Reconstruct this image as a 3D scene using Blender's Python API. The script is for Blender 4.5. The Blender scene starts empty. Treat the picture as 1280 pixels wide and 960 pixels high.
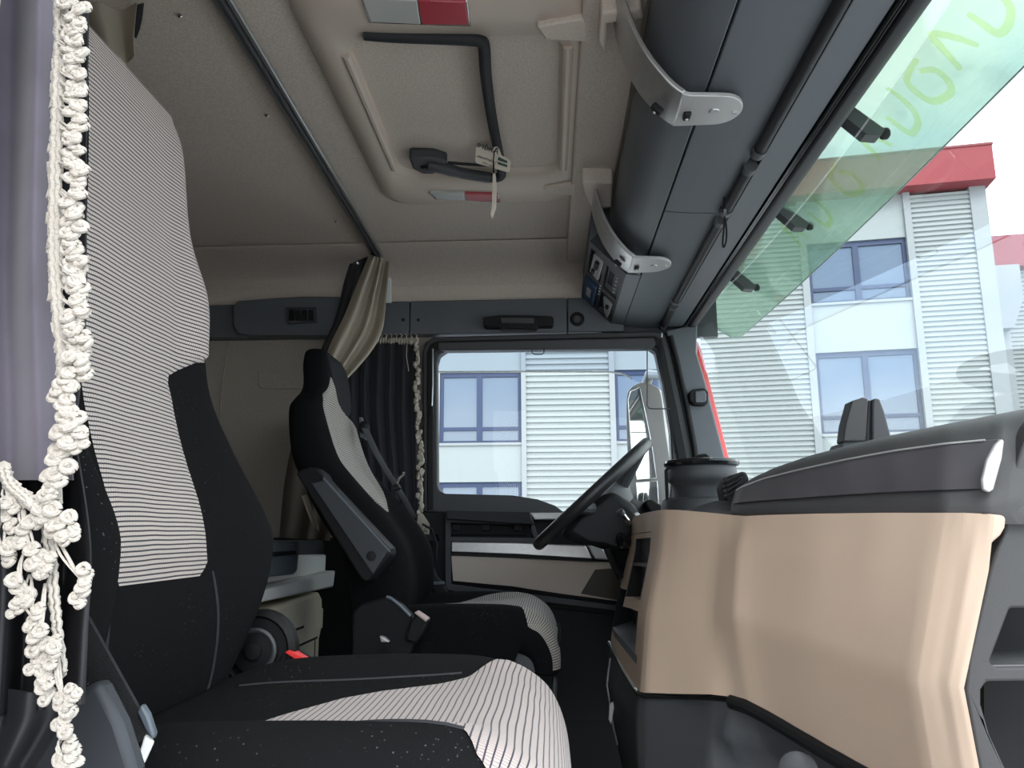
import bpy, bmesh, math, random
from mathutils import Vector, Matrix, noise
from mathutils.geometry import tessellate_polygon
random.seed(7)
sc = bpy.context.scene
C = sc.collection
# ---------------------------------------------------------------- camera
H = 0.80            # camera height above the cab floor
F = 980.0
PITCH, YAW, ROLL = 0.187, 0.0451, -0.006
_fw = Vector((-math.sin(YAW)*math.cos(PITCH), math.cos(YAW)*math.cos(PITCH), math.sin(PITCH)))
_r = Vector((math.cos(YAW), math.sin(YAW), 0)); _u = _r.cross(_fw)
_rt = _r*math.cos(ROLL) + _u*math.sin(ROLL); _up = -_r*math.sin(ROLL) + _u*math.cos(ROLL)
CAM = Vector((0, 0, H))
cd = bpy.data.cameras.new('camera'); cam = bpy.data.objects.new('camera', cd); C.objects.link(cam)
cd.sensor_width = 36.0; cd.lens = 36.0*F/1280.0; cd.clip_start = 0.02; cd.clip_end = 400
cam.matrix_world = Matrix((( _rt.x, _up.x, -_fw.x, CAM.x), (_rt.y, _up.y, -_fw.y, CAM.y), (_rt.z, _up.z, -_fw.z, CAM.z), (0, 0, 0, 1)))
sc.camera = cam
# ---------------------------------------------------------------- sky and exposure
SKY = 2.6
w = bpy.data.worlds.new('world'); sc.world = w; w.use_nodes = True
nt = w.node_tree; nt.nodes.clear()
wo = nt.nodes.new('ShaderNodeOutputWorld'); bg = nt.nodes.new('ShaderNodeBackground')
tc = nt.nodes.new('ShaderNodeTexCoord'); mp = nt.nodes.new('ShaderNodeMapping'); mp.inputs['Scale'].default_value = (1, 1, 2.2)
mp.inputs['Location'].default_value = (3.1, 0.4, 0)
nz = nt.nodes.new('ShaderNodeTexNoise'); nz.inputs['Scale'].default_value = 1.7; nz.inputs['Detail'].default_value = 6
cr = nt.nodes.new('ShaderNodeValToRGB')
cr.color_ramp.elements[0].position = 0.36; cr.color_ramp.elements[0].color = (0.50, 0.64, 0.85, 1)
cr.color_ramp.elements[1].position = 0.52; cr.color_ramp.elements[1].color = (0.97, 1.0, 1.03, 1)
for a_, b_ in ((tc.outputs['Generated'], mp.inputs['Vector']), (mp.outputs[0], nz.inputs['Vector']), (nz.outputs['Fac'], cr.inputs['Fac']),
               (cr.outputs['Color'], bg.inputs['Color']), (bg.outputs[0], wo.inputs['Surface'])):
    nt.links.new(a_, b_)
bg.inputs['Strength'].default_value = SKY
sl = bpy.data.lights.new('sun', 'SUN'); sl.energy = 1.6; sl.angle = math.radians(25); sl.color = (1, 0.97, 0.92)
so = bpy.data.objects.new('sun', sl); C.objects.link(so); so.rotation_euler = (math.radians(50), 0, math.radians(12))
vs = sc.view_settings; sc.display_settings.display_device = 'sRGB'
vs.view_transform = 'Standard'; vs.look = 'None'; vs.gamma = 1.0; vs.use_curve_mapping = False; vs.exposure = 0.45
sc.cycles.max_bounces = 12; sc.cycles.diffuse_bounces = 6; sc.cycles.glossy_bounces = 4
sc.cycles.transparent_max_bounces = 16; sc.cycles.transmission_bounces = 6; sc.cycles.caustics_reflective = False
sc.cycles.use_denoising = True; sc.cycles.sample_clamp_indirect = 6

# ---------------------------------------------------------------- geometry lookups
def ray(px, py):
    return (_fw + _rt*((px-640)/F) + _up*((480-py)/F))
def pY(px, py, Y):
    d = ray(px, py); return CAM + d*(Y/d.y)
def pX(px, py, X):
    d = ray(px, py); return CAM + d*(X/d.x)
def pZ(px, py, Z):              # Z above the camera
    d = ray(px, py); return CAM + d*(Z/d.z)
def pPl(px, py, p0, n):
    d = ray(px, py); return CAM + d*((p0-CAM).dot(n)/d.dot(n))
def PP(pts, Y): return [pY(x, y, Y) for x, y in pts]
def R3(x, y, z): return Vector((x, y, z+H))
def lerp(a, b, t): return a+(b-a)*t
def interp(tab, x):
    if x <= tab[0][0]: return tab[0][1:]
    for a, b in zip(tab, tab[1:]):
        if x <= b[0]:
            t = (x-a[0])/(b[0]-a[0]) if b[0] > a[0] else 0
            t = t
            return tuple(lerp(p, q, t) for p, q in zip(a[1:], b[1:]))
    return tab[-1][1:]
def crom(pts, n):               # smooth curve through points
    out = []; P = [pts[0]]+list(pts)+[pts[-1]]
    for i in range(1, len(P)-2):
        for k in range(n):
            t = k/n; a, b, c, d = P[i-1], P[i], P[i+1], P[i+2]
            out.append(tuple(0.5*((2*b[j]) + (-a[j]+c[j])*t + (2*a[j]-5*b[j]+4*c[j]-d[j])*t*t + (-a[j]+3*b[j]-3*c[j]+d[j])*t**3) for j in range(len(b))))
    out.append(tuple(pts[-1])); return out

# ---------------------------------------------------------------- mesh builder
class MB:
    def __init__(s): s.v = []; s.f = []; s.uv = []
    def add(s, vs, fs, uv=None):
        o = len(s.v); s.v += [Vector(v) for v in vs]; s.f += [tuple(i+o for i in f) for f in fs]
        s.uv += (uv if uv else [(v[0], v[2]) for v in s.v[o:]]); return s
    def box(s, c, d, rot=None):
        c = Vector(c); vs = []
        for x in (-.5, .5):
            for y in (-.5, .5):
                for z in (-.5, .5):
                    p = Vector((x*d[0], y*d[1], z*d[2]))
                    if rot: p = rot @ p
                    vs.append(c+p)
        return s.add(vs, [(0, 1, 3, 2), (4, 6, 7, 5), (0, 4, 5, 1), (2, 3, 7, 6), (0, 2, 6, 4), (1, 5, 7, 3)])
    def box2(s, a, b):
        a = Vector(a); b = Vector(b); return s.box((a+b)/2, [abs(q) for q in (b-a)])
    def prism(s, pts, vec, holes=()):
        vec = Vector(vec); loops = [[Vector(p) for p in pts]]+[[Vector(p) for p in h] for h in holes]
        flat = [p for l in loops for p in l]; n = len(flat)
        if holes or len(pts) > 4:
            tris = tessellate_polygon(loops)
        else: tris = [tuple(range(len(pts)))]
        fs = []
        for t in tris:
            fs.append(tuple(t)); fs.append(tuple(i+n for i in reversed(t)))
        k = 0
        for l in loops:
            m = len(l)
            for i in range(m):
                a, b = k+i, k+(i+1) % m
                fs.append((a, b, b+n, a+n))
            k += m
        return s.add(flat+[p+vec for p in flat], fs)
    def grid(s, rows, closeu=False, uv=None):
        nr, nc = len(rows), len(rows[0]); vs = [p for r in rows for p in r]; fs = []
        for i in range(nr-1):
            for j in range(nc if closeu else nc-1):
                a = i*nc+j; b = i*nc+(j+1) % nc
                fs.append((a, b, b+nc, a+nc))
        return s.add(vs, fs, uv)
    def shell(s, rows, vec):     # a grid given thickness along vec (closed)
        vec = Vector(vec); nr, nc = len(rows), len(rows[0])
        a = [Vector(p) for r in rows for p in r]; n = len(a); fs = []
        for i in range(nr-1):
            for j in range(nc-1):
                q = (i*nc+j, i*nc+j+1, (i+1)*nc+j+1, (i+1)*nc+j)
                fs.append(q); fs.append(tuple(k+n for k in reversed(q)))
        for j in range(nc-1):
            fs.append((j+1, j, j+n, j+1+n)); k = (nr-1)*nc; fs.append((k+j, k+j+1, k+j+1+n, k+j+n))
        for i in range(nr-1):
            fs.append((i*nc, (i+1)*nc, (i+1)*nc+n, i*nc+n)); fs.append(((i+1)*nc+nc-1, i*nc+nc-1, i*nc+nc-1+n, (i+1)*nc+nc-1+n))
        return s.add(a+[p+vec for p in a], fs)
    def tube(s, path, r, n=10, cap=True):
        path = [Vector(p) for p in path]; rows = []; prev = None
        for i, p in enumerate(path):
            t = (path[min(i+1, len(path)-1)]-path[max(i-1, 0)])
            if t.length < 1e-9: t = Vector((0, 0, 1))
            t.normalize()
            if prev is None:
                up = Vector((0, 0, 1)) if abs(t.z) < .9 else Vector((1, 0, 0)); prev = t.cross(up).normalized()
            a = (prev - t*prev.dot(t)); a = a.normalized() if a.length > 1e-6 else t.orthogonal().normalized(); prev = a; b = t.cross(a)
            rr = r[i] if isinstance(r, (list, tuple)) else r
            rows.append([p+a*(rr*math.cos(2*math.pi*k/n))+b*(rr*math.sin(2*math.pi*k/n)) for k in range(n)])
        o = len(s.v); s.grid(rows, closeu=True)
        if cap: s.f.append(tuple(o+k for k in reversed(range(n)))); s.f.append(tuple(o+(len(rows)-1)*n+k for k in range(n)))
        return s
    def ringloop(s, rings):      # closed rings joined, capped both ends
        o = len(s.v); n = len(rings[0]); s.grid(rings, closeu=True)
        s.f.append(tuple(o+k for k in reversed(range(n)))); s.f.append(tuple(o+(len(rings)-1)*n+k for k in range(n))); return s
    def lathe(s, prof, c, axis=(0, 0, 1), n=28):
        q = Vector(axis).normalized().to_track_quat('Z', 'Y'); c = Vector(c)
        return s.ringloop([[c+q @ Vector((max(r, 1e-4)*math.cos(2*math.pi*k/n), max(r, 1e-4)*math.sin(2*math.pi*k/n), z)) for k in range(n)] for r, z in prof])
    def blob(s, c, r, sub=1, jit=0.0, seed=0, sc_=(1, 1, 1)):
        bm = bmesh.new(); bmesh.ops.create_icosphere(bm, subdivisions=sub, radius=1)
        vs = []
        for v in bm.verts:
            p = v.co.copy(); k = 1+jit*noise.noise(p*1.7+Vector((seed*3.1, seed*1.7, 0)))
            vs.append(Vector(c)+Vector((p.x*r*k*sc_[0], p.y*r*k*sc_[1], p.z*r*k*sc_[2])))
        fs = [tuple(v.index for v in f.verts) for f in bm.faces]; bm.free(); return s.add(vs, fs)
    def build(s, name, mat, parent=None, bevel=0, seg=2, smooth=True, ang=35, solid=0, sub=0, recalc=True):
        me = bpy.data.meshes.new(name); me.from_pydata([tuple(v) for v in s.v], [], s.f)
        ul = me.uv_layers.new(name='uv'); idx = [0]*len(me.loops); me.loops.foreach_get('vertex_index', idx)
        fl = [c for i in idx for c in s.uv[i]]; ul.data.foreach_set('uv', fl)
        if recalc:
            bm = bmesh.new(); bm.from_mesh(me); bmesh.ops.recalc_face_normals(bm, faces=bm.faces); bm.to_mesh(me); bm.free()
        if smooth:
            me.shade_smooth(); me.set_sharp_from_angle(angle=math.radians(ang))
        me.materials.append(mat); o = bpy.data.objects.new(name, me); C.objects.link(o)
        if solid:
            m = o.modifiers.new('solid', 'SOLIDIFY'); m.thickness = solid; m.offset = 0
        if bevel:
            m = o.modifiers.new('bevel', 'BEVEL'); m.width = bevel; m.segments = seg; m.limit_method = 'ANGLE'; m.angle_limit = math.radians(40); m.harden_normals = False
        if sub:
            m = o.modifiers.new('sub', 'SUBSURF'); m.levels = sub; m.render_levels = sub
        if parent is not None: attach(o, parent)
        return o
def attach(o, parent):
    o.parent = parent
    l = parent.location.copy() if parent.parent is None else Vector((0, 0, 0))
    o.matrix_parent_inverse = Matrix.Translation(-l)
    return o
def tag(o, label=None, cat=None, group=None):
    if label: o['label'] = label
    if cat: o['category'] = cat
    if group: o['group'] = group
    return o
def thing(name, label, cat, loc, group=None):
    o = bpy.data.objects.new(name, None); C.objects.link(o); o.location = loc; o.empty_display_size = .05
    return tag(o, label, cat, group)
def struct(o): o['kind'] = 'structure'; return o
def sempty(name, loc=(0, 0, 0)):
    o = bpy.data.objects.new(name, None); C.objects.link(o); o.location = loc; o['kind'] = 'structure'; return o

# ---------------------------------------------------------------- materials
def _n(nt, t, **kw):
    n = nt.nodes.new(t)
    for k, v in kw.items(): setattr(n, k, v)
    return n
def mat(name, col, rough=.6, metal=0, nscale=0, namp=.15, bump=0, bscale=400, sheen=0, coat=0, alpha=None, spec=.5, trans=0, emis=None):
    m = bpy.data.materials.new(name); m.use_nodes = True; nt = m.node_tree; b = nt.nodes['Principled BSDF']
    b.inputs['Base Color'].default_value = (*col, 1); b.inputs['Roughness'].default_value = rough; b.inputs['Metallic'].default_value = metal
    b.inputs['Sheen Weight'].default_value = sheen; b.inputs['Coat Weight'].default_value = coat; b.inputs['Specular IOR Level'].default_value = spec
    b.inputs['Transmission Weight'].default_value = trans
    tc = _n(nt, 'ShaderNodeTexCoord')
    if nscale:
        nz = _n(nt, 'ShaderNodeTexNoise'); nz.inputs['Scale'].default_value = nscale; nz.inputs['Detail'].default_value = 5
        nt.links.new(tc.outputs['Object'], nz.inputs['Vector'])
        mr = _n(nt, 'ShaderNodeMapRange'); mr.inputs[1].default_value = .3; mr.inputs[2].default_value = .7; mr.inputs[3].default_value = 1-namp; mr.inputs[4].default_value = 1+namp
        nt.links.new(nz.outputs['Fac'], mr.inputs[0])
        mx = _n(nt, 'ShaderNodeVectorMath', operation='SCALE'); mx.inputs[0].default_value = col
        nt.links.new(mr.outputs[0], mx.inputs['Scale']); nt.links.new(mx.outputs[0], b.inputs['Base Color'])
    if bump:
        nz = _n(nt, 'ShaderNodeTexNoise'); nz.inputs['Scale'].default_value = bscale; nz.inputs['Detail'].default_value = 3
        nt.links.new(tc.outputs['Object'], nz.inputs['Vector'])
        bp = _n(nt, 'ShaderNodeBump'); bp.inputs['Strength'].default_value = bump; bp.inputs['Distance'].default_value = .002
        nt.links.new(nz.outputs['Fac'], bp.inputs['Height']); nt.links.new(bp.outputs[0], b.inputs['Normal'])
    if alpha is not None: b.inputs['Alpha'].default_value = alpha
    return m
def glass(name, tint, refl=.06, rough=0.0, haze=0.0, hazecol=(.8, .85, .85)):
    m = bpy.data.materials.new(name); m.use_nodes = True; nt = m.node_tree; nt.nodes.clear()
    o = _n(nt, 'ShaderNodeOutputMaterial'); t = _n(nt, 'ShaderNodeBsdfTransparent'); t.inputs[0].default_value = (*tint, 1)
    g = _n(nt, 'ShaderNodeBsdfGlossy'); g.inputs['Roughness'].default_value = rough
    fr = _n(nt, 'ShaderNodeFresnel'); fr.inputs[0].default_value = 1.3
    mu = _n(nt, 'ShaderNodeMath', operation='MULTIPLY'); mu.inputs[1].default_value = refl*20; mu.use_clamp = True
    nt.links.new(fr.outputs[0], mu.inputs[0])
    x = _n(nt, 'ShaderNodeMixShader'); nt.links.new(mu.outputs[0], x.inputs[0]); nt.links.new(t.outputs[0], x.inputs[1]); nt.links.new(g.outputs[0], x.inputs[2])
    last = x
    if haze:
        d = _n(nt, 'ShaderNodeBsdfTranslucent'); d.inputs[0].default_value = (*hazecol, 1)
        y = _n(nt, 'ShaderNodeMixShader'); y.inputs[0].default_value = haze; nt.links.new(x.outputs[0], y.inputs[1]); nt.links.new(d.outputs[0], y.inputs[2]); last = y
    nt.links.new(last.outputs[0], o.inputs[0]); return m
def knit(name, light, dark, pitch=.0095, line=.24, cols=.0042):
    m = bpy.data.materials.new(name); m.use_nodes = True; nt = m.node_tree; b = nt.nodes['Principled BSDF']
    b.inputs['Roughness'].default_value = .85; b.inputs['Sheen Weight'].default_value = .15
    uvn = _n(nt, 'ShaderNodeUVMap'); uvn.uv_map = 'uv'
    sp = _n(nt, 'ShaderNodeSeparateXYZ'); nt.links.new(uvn.outputs[0], sp.inputs[0])
    # slow waviness of the rows
    nz = _n(nt, 'ShaderNodeTexNoise'); nz.inputs['Scale'].default_value = 9; nz.inputs['Detail'].default_value = 1; nt.links.new(uvn.outputs[0], nz.inputs['Vector'])
    def M(op, a, bb=None, clamp=False):
        n = _n(nt, 'ShaderNodeMath', operation=op); n.use_clamp = clamp
        for i, q in enumerate((a, bb)):
            if q is None: continue
            if isinstance(q, (int, float)): n.inputs[i].default_value = q
            else: nt.links.new(q, n.inputs[i])
        return n.outputs[0]
    v = M('ADD', sp.outputs[1], M('MULTIPLY', nz.outputs['Fac'], .005))
    row = M('DIVIDE', v, pitch); fr = M('FRACT', row); tri = M('ABSOLUTE', M('SUBTRACT', fr, .5))   # 0 mid .. .5 edge
    ln = M('GREATER_THAN', tri, .5-line/2)
    half = M('MULTIPLY', M('FLOOR', row), .5)
    cf = M('FRACT', M('ADD', M('DIVIDE', sp.outputs[0], cols), half)); cl = M('MULTIPLY', M('GREATER_THAN', M('ABSOLUTE', M('SUBTRACT', cf, .5)), .38), .45)
    fac = M('MAXIMUM', ln, cl, True)
    mx = _n(nt, 'ShaderNodeMix', data_type='RGBA'); mx.inputs[6].default_value = (*light, 1); mx.inputs[7].default_value = (*dark, 1)
    nt.links.new(fac, mx.inputs[0]); nt.links.new(mx.outputs[2], b.inputs['Base Color'])
    bp = _n(nt, 'ShaderNodeBump'); bp.inputs['Strength'].default_value = .5; bp.inputs['Distance'].default_value = .001; bp.invert = True
    nt.links.new(fac, bp.inputs['Height']); nt.links.new(bp.outputs[0], b.inputs['Normal'])
    return m
def velour(name, col, lint=.35):
    m = mat(name, col, .95, bump=.5, bscale=900, sheen=0); nt = m.node_tree; b = nt.nodes['Principled BSDF']
    b.inputs['Sheen Roughness'].default_value = .4; b.inputs['Specular IOR Level'].default_value = .12
    tc = _n(nt, 'ShaderNodeTexCoord')
    vo = _n(nt, 'ShaderNodeTexVoronoi'); vo.inputs['Scale'].default_value = 150; vo.inputs['Randomness'].default_value = 1
    nt.links.new(tc.outputs['Object'], vo.inputs['Vector'])
    nz = _n(nt, 'ShaderNodeTexNoise'); nz.inputs['Scale'].default_value = 10; nz.inputs['Detail'].default_value = 4; nt.links.new(tc.outputs['Object'], nz.inputs['Vector'])
    lt = _n(nt, 'ShaderNodeMapRange'); lt.inputs[1].default_value = .16; lt.inputs[2].default_value = .06; lt.inputs[3].default_value = 0; lt.inputs[4].default_value = lint
    nt.links.new(vo.outputs['Distance'], lt.inputs[0])
    l2 = _n(nt, 'ShaderNodeMapRange'); l2.inputs[1].default_value = .5; l2.inputs[2].default_value = .62; l2.inputs[3].default_value = 0.1; l2.inputs[4].default_value = 1
    nt.links.new(nz.outputs['Fac'], l2.inputs[0])
    mu = _n(nt, 'ShaderNodeMath', operation='MULTIPLY'); nt.links.new(lt.outputs[0], mu.inputs[0]); nt.links.new(l2.outputs[0], mu.inputs[1])
    mx = _n(nt, 'ShaderNodeMix', data_type='RGBA'); mx.inputs[6].default_value = (*col, 1); mx.inputs[7].default_value = (.35, .34, .33, 1)
    nt.links.new(mu.outputs[0], mx.inputs[0]); nt.links.new(mx.outputs[2], b.inputs['Base Color'])
    return m
M_head = mat('headliner', (.60, .525, .455), .95, nscale=260, namp=.16, bump=.6, bscale=700)
M_headlt = mat('headliner_moulding', (.64, .56, .485), .9, nscale=300, namp=.10, bump=.3, bscale=600)
M_rear = mat('rear_wall_cloth', (.36, .325, .28), .95, nscale=200, namp=.12, bump=.4, bscale=500)
M_beigepl = mat('beige_plastic_roof', (.56, .475, .40), .5)
M_beige = mat('beige_dash_plastic', (.53, .405, .305), .6, nscale=6, namp=.035, bump=.12, bscale=900)
M_beigedoor = mat('beige_door_plastic', (.56, .47, .39), .5)
M_dark = mat('slate_grey_plastic', (.105, .118, .132), .5, bump=.25, bscale=1200)
M_dark2 = mat('dark_grey_plastic', (.045, .048, .052), .5, bump=.25, bscale=1200)
M_dash = mat('dash_top_plastic', (.046, .045, .046), .55, bump=.3, bscale=1200)
M_insert = mat('dash_insert', (.064, .061, .067), .38, nscale=5, namp=.2)
M_black = mat('black_plastic', (.009, .0095, .010), .55, spec=.25)
M_gloss = mat('black_glossy', (.01, .011, .012), .15)
M_rubber = mat('black_rubber', (.014, .015, .018), .7)
M_void = mat('recess_black', (.008, .008, .009), .8)
M_silver = mat('brushed_silver', (.52, .52, .51), .38, metal=.85, nscale=60, namp=.06)
M_silpl = mat('silver_plastic', (.50, .50, .49), .4, metal=.35)
M_chrome = mat('chrome', (.75, .75, .76), .15, metal=1)
M_alu = mat('aluminium_rail', (.55, .56, .56), .3, metal=.8)
M_velour = velour('black_velour', (.007, .007, .0075), .32)
M_velour2 = velour('black_velour_driver', (.006, .0065, .007), .2)
M_knit = knit('striped_cloth', (.56, .49, .44), (.030, .028, .035), pitch=.0056, line=.34, cols=.0036)
M_knit2 = knit('striped_cloth_driver', (.46, .42, .37), (.05, .045, .045), pitch=.0062, line=.3, cols=.004)
M_knit3 = knit('striped_cloth_seat', (.41, .35, .325), (.035, .032, .045), pitch=.0078, line=.22, cols=.0026)
M_curtL = mat('grey_violet_curtain', (.105, .093, .118), .85, nscale=14, namp=.2, sheen=.3)
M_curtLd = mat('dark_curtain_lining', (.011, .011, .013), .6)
M_curtB = mat('black_curtain', (.012, .012, .018), .8, sheen=.2)
M_curtC = mat('sand_curtain', (.46, .415, .335), .9, bump=.2, bscale=500)
M_fringe = mat('cream_fringe', (.44, .405, .35), .7, bump=.8, bscale=500, sheen=.2)
M_fringed = mat('cream_fringe_far', (.42, .38, .32), .7)
M_white = mat('white_tray', (.85, .87, .85), .45)
M_cream = mat('cream_box', (.78, .72, .57), .5)
M_clip = mat('slate_clip', (.09, .11, .13), .4)
M_greypl = mat('grey_pillar_plastic', (.035, .039, .045), .55)
M_belt = mat('belt_webbing', (.012, .013, .014), .6, bump=.5, bscale=900)
M_red = mat('red_button', (.75, .05, .05), .35)
M_redlens = mat('red_lens', (.42, .05, .07), .25, coat=.5)
M_clearlens = mat('clear_lens', (.45, .46, .44), .25, coat=.5)
M_tag = mat('tag_card', (.66, .60, .50), .7)
M_ink = mat('ink', (.05, .05, .05), .7)
M_green = mat('dark_green_ink', (.04, .09, .08), .7)
M_clad = mat('white_cladding', (.275, .305, .304), .45, nscale=.6, namp=.02)
M_panel = mat('white_panel', (.25, .285, .287), .5, nscale=.5, namp=.03)
M_trimw = mat('facade_trim', (.235, .26, .27), .5)
M_blue = mat('blue_frame', (.018, .035, .09), .5)
M_redroof = mat('red_fascia', (.21, .018, .026), .6, nscale=.7, namp=.06)
M_redcab = mat('red_cab_paint', (.62, .04, .03), .25, coat=.6)
M_pane = mat('window_reflective', (.13, .165, .21), .03, spec=.8, metal=.45)
M_blind = mat('window_blind', (.75, .74, .68), .6)
M_asph = mat('asphalt', (.46, .46, .45), .9, nscale=2, namp=.15)
M_floor = mat('floor_rubber', (.012, .012, .012), .7)
M_glass = glass('side_glass', (.97, .985, .98), .03)
M_wind = glass('windscreen_glass', (.96, .98, .97), .008, haze=.004)
M_visor = glass('green_visor', (.555, .63, .58), .02, haze=.08, hazecol=(.6, .9, .7))
M_smoke = glass('smoked_deflector', (.84, .87, .92), .02)
M_lime = glass('lime_print', (.88, .93, .62), .01)
M_mirrorh = mat('mirror_housing_grey', (.42, .44, .42), .4)
M_mirror = mat('mirror_glass', (.85, .87, .86), .02, metal=1)
M_door = mat('door_frame_plastic', (.038, .041, .044), .5, bump=.2, bscale=900)
# ================================================================ SETTING
YW = 2.76                                   # driver side wall
# ceiling: flat, curving down into the side band
prof = [(.45, .97), (2.30, .965), (2.48, .955), (2.60, .94), (2.68, .915), (2.715, .88)]
prof = crom(prof, 5)
struct(MB().shell([[R3(x, y, z) for y, z in prof] for x in (-2.0, -1.2, -.6, 0, .17, .7)], (0, 0, .04)).build('ceiling', M_head))
prof = crom([(2.712, .884), (2.73, .86), (2.74, .82), (2.745, .775)], 5)
struct(MB().shell([[R3(x, y, z) for y, z in prof] for x in (-2.0, -.6, .3)], (0, .05, 0)).build('trim_1', M_headlt))
struct(MB().box2(R3(-2.0, YW, -.8), R3(-.40, YW+.05, .72)).build('wall_driver_side', M_rear))
struct(MB().box2(R3(-2.05, .4, -.8), R3(-2.0, 2.85, 1.0)).build('wall_rear', M_rear))
struct(MB().box2(R3(-2.0, .40, -.8), R3(-.36, .45, 1.0)).build('wall_passenger_side', M_rear))
struct(MB().box2(R3(-2.05, .385, -.8), R3(-.355, .399, 1.0)).build('trim_16', M_redcab))
struct(MB().box2(R3(-.36, .40, .78), R3(.7, .45, 1.0)).build('trim_2', M_dark2))
struct(MB().box2(R3(-2.0, .42, -H-.03), R3(.75, 2.8, -H)).build('floor', M_floor))
struct(MB().box2(R3(-60, -40, -2.6), R3(60, 60, -2.5)).build('ground', M_asph))
# seams on the rear side wall: raised pocket flap + panel seam
sw = struct(MB().prism(PP([(322, 466), (326, 464), (392, 464), (392, 486), (326, 486), (322, 482)], YW-.006), (0, .01, 0)).build('trim_3', M_rear, bevel=.003))
struct(MB().tube(PP([(288, 418), (284, 440), (279, 470), (276, 500), (274, 560), (272, 640)], YW-.001), .0025, 6).build('trim_4', M_rear))
# dark band over window and rear locker
o = sempty('trim_5', pY(500, 400, 2.72))
zb, zt = pY(500, 419, 2.72).z, pY(500, 377, 2.72).z
xs = [-1.9, pY(512, 400, 2.72).x, pY(709, 400, 2.72).x, pY(780, 400, 2.72).x]
for a, b in zip(xs, xs[1:]):
    MB().box2((a+.0015, 2.715, zb), (b-.0015, 2.78, zt)).build('panel', M_dark, o, bevel=.004)
for x in (504, 523):
    MB().lathe([(.006, 0), (.006, .004), (.003, .005)], pY(x, 400, 2.715), (0, -1, 0), 12).build('screw', M_black, o)
struct(MB().prism(PP([(200, 672), (440, 672), (560, 690), (560, 960), (200, 960)], 2.745), (0, .01, 0)).build('trim_15', M_void))
# windscreen header parts (part of shell)
def beam(name, pr, y0, y1, m, parent=None, bev=.003, caps=True):
    p = [R3(x, y0, z) for x, z in pr]
    return MB().prism(p, (0, y1-y0, 0)).build(name, m, parent, bevel=bev)
hd = sempty('trim_6', R3(.5, 1.6, .7))
beam('header_panel', [(.425, .712), (.485, .712), (.485, .75), (.425, .75)], .5, 2.74, M_dark, hd)
for i, (x0, x1) in enumerate(((.487, .4905), (.492, .4955))):
    beam('rubber_seal', [(x0, .708), (x1, .706), (x1, .74), (x0, .74)], .5, 2.74, M_gloss, hd, .001)
beam('header_rail', [(.496, .717), (.503, .705), (.520, .705), (.536, .716), (.56, .75), (.60, .80), (.60, .86), (.49, .86)], .5, 2.78, M_black, hd, .003)
# far A pillar
ap = sempty('trim_7', pY(880, 520, 2.72))
MB().prism(PP([(832, 413), (872, 404), (871, 440), (880, 470), (914, 602), (918, 660), (872, 660), (868, 600), (846, 470)], 2.70), (0, .10, 0)).build('pillar_cover', M_dark, ap, bevel=.006)
MB().tube(PP([(838, 420), (846, 450), (858, 505), (868, 560), (872, 600), (873, 650)], 2.69), .010, 12).build('grab_tube', M_black, ap)
MB().prism(PP([(866, 486), (882, 485), (886, 490), (886, 503), (881, 507), (866, 506), (861, 500), (861, 491)], 2.675), (0, .035, 0)).build('clip', M_black, ap, bevel=.006)
MB().prism(PP([(869, 489), (881, 488), (883, 492), (883, 501), (880, 503), (869, 503)], 2.668), (0, .01, 0)).build('clip_face', M_dark, ap, bevel=.003)
MB().prism(PP([(872, 425), (878, 440), (890, 488), (916, 590), (920, 650), (911, 650), (908, 592), (870, 470)], 2.86), (0, .05, 0)).build('outer_skin', M_redcab, ap, bevel=.004)
struct(ap)
# windscreen, curved in plan, and its far edge
def wsx(y, z):  # z rel
    c = (y-1.6)/1.25
    return lerp(.545, .80, (0.75-z)/1.1) + .09*(1-c*c) - .02
rows = [[R3(wsx(y, z), y, z) for y in [.35+2.47*k/16 for k in range(17)]] for z in (.76, .5, .25, 0, -.2)]
ws = struct(MB().shell(rows, (.005, 0, 0)).build('window_1', M_wind))
struct(MB().box2(R3(-.40, YW+.02, .69), R3(.62, YW+.05, 1.0)).build('wall_over_door', M_dark2))
struct(MB().box2(R3(.20, YW-.02, .665), R3(.53, YW+.04, .75)).build('trim_14', M_dark2))
# ================================================================ DRIVER DOOR
dr = sempty('door_1', pY(680, 640, 2.72))
YD = 2.70
outer = [(529, 640), (528, 440), (532, 428), (542, 421), (820, 414), (832, 418), (838, 436), (852, 500), (868, 575), (872, 648), (760, 655), (640, 645)]
inner = [(547, 606), (546, 455), (549, 444), (558, 438), (812, 435), (819, 440), (828, 480), (838, 540), (840, 585), (836, 638), (703, 639), (694, 632), (672, 624), (640, 619), (556, 617), (549, 613)]
MB().prism(PP(outer, YD), (0, .05, 0), [PP(inner, YD)]).build('window_frame', M_door, dr, bevel=.005)
o2 = [(534, 638), (534, 442), (538, 431), (548, 426), (818, 420), (828, 425), (846, 510), (860, 580), (862, 640), (850, 642), (849, 580), (834, 505), (822, 434), (812, 430), (556, 432), (546, 437), (542, 448), (541, 636)]
MB().prism(PP(o2, YD-.012), (0, .014, 0)).build('inner_seal', M_black, dr, bevel=.003)
MB().prism(PP([(548, 428), (817, 422), (820, 430), (816, 436), (548, 438)], YD-.02), (0, .02, 0)).build('blind_cassette', M_dark2, dr, bevel=.003)
MB().tube(PP([(665, 437), (665, 441), (668, 443), (677, 443), (680, 441), (680, 436)], YD-.022), .0018, 6).build('blind_pull', M_black, dr)
MB().tube(PP([(809, 433), (809, 470), (809, 507), (811, 510), (815, 511), (838, 511)], YD-.02), .0022, 6).build('blind_hook', M_dark2, dr)
MB().tube(PP([(541, 436), (541, 480), (540, 508)], YD-.02), .003, 6).build('blind_guide', M_alu, dr)
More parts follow.
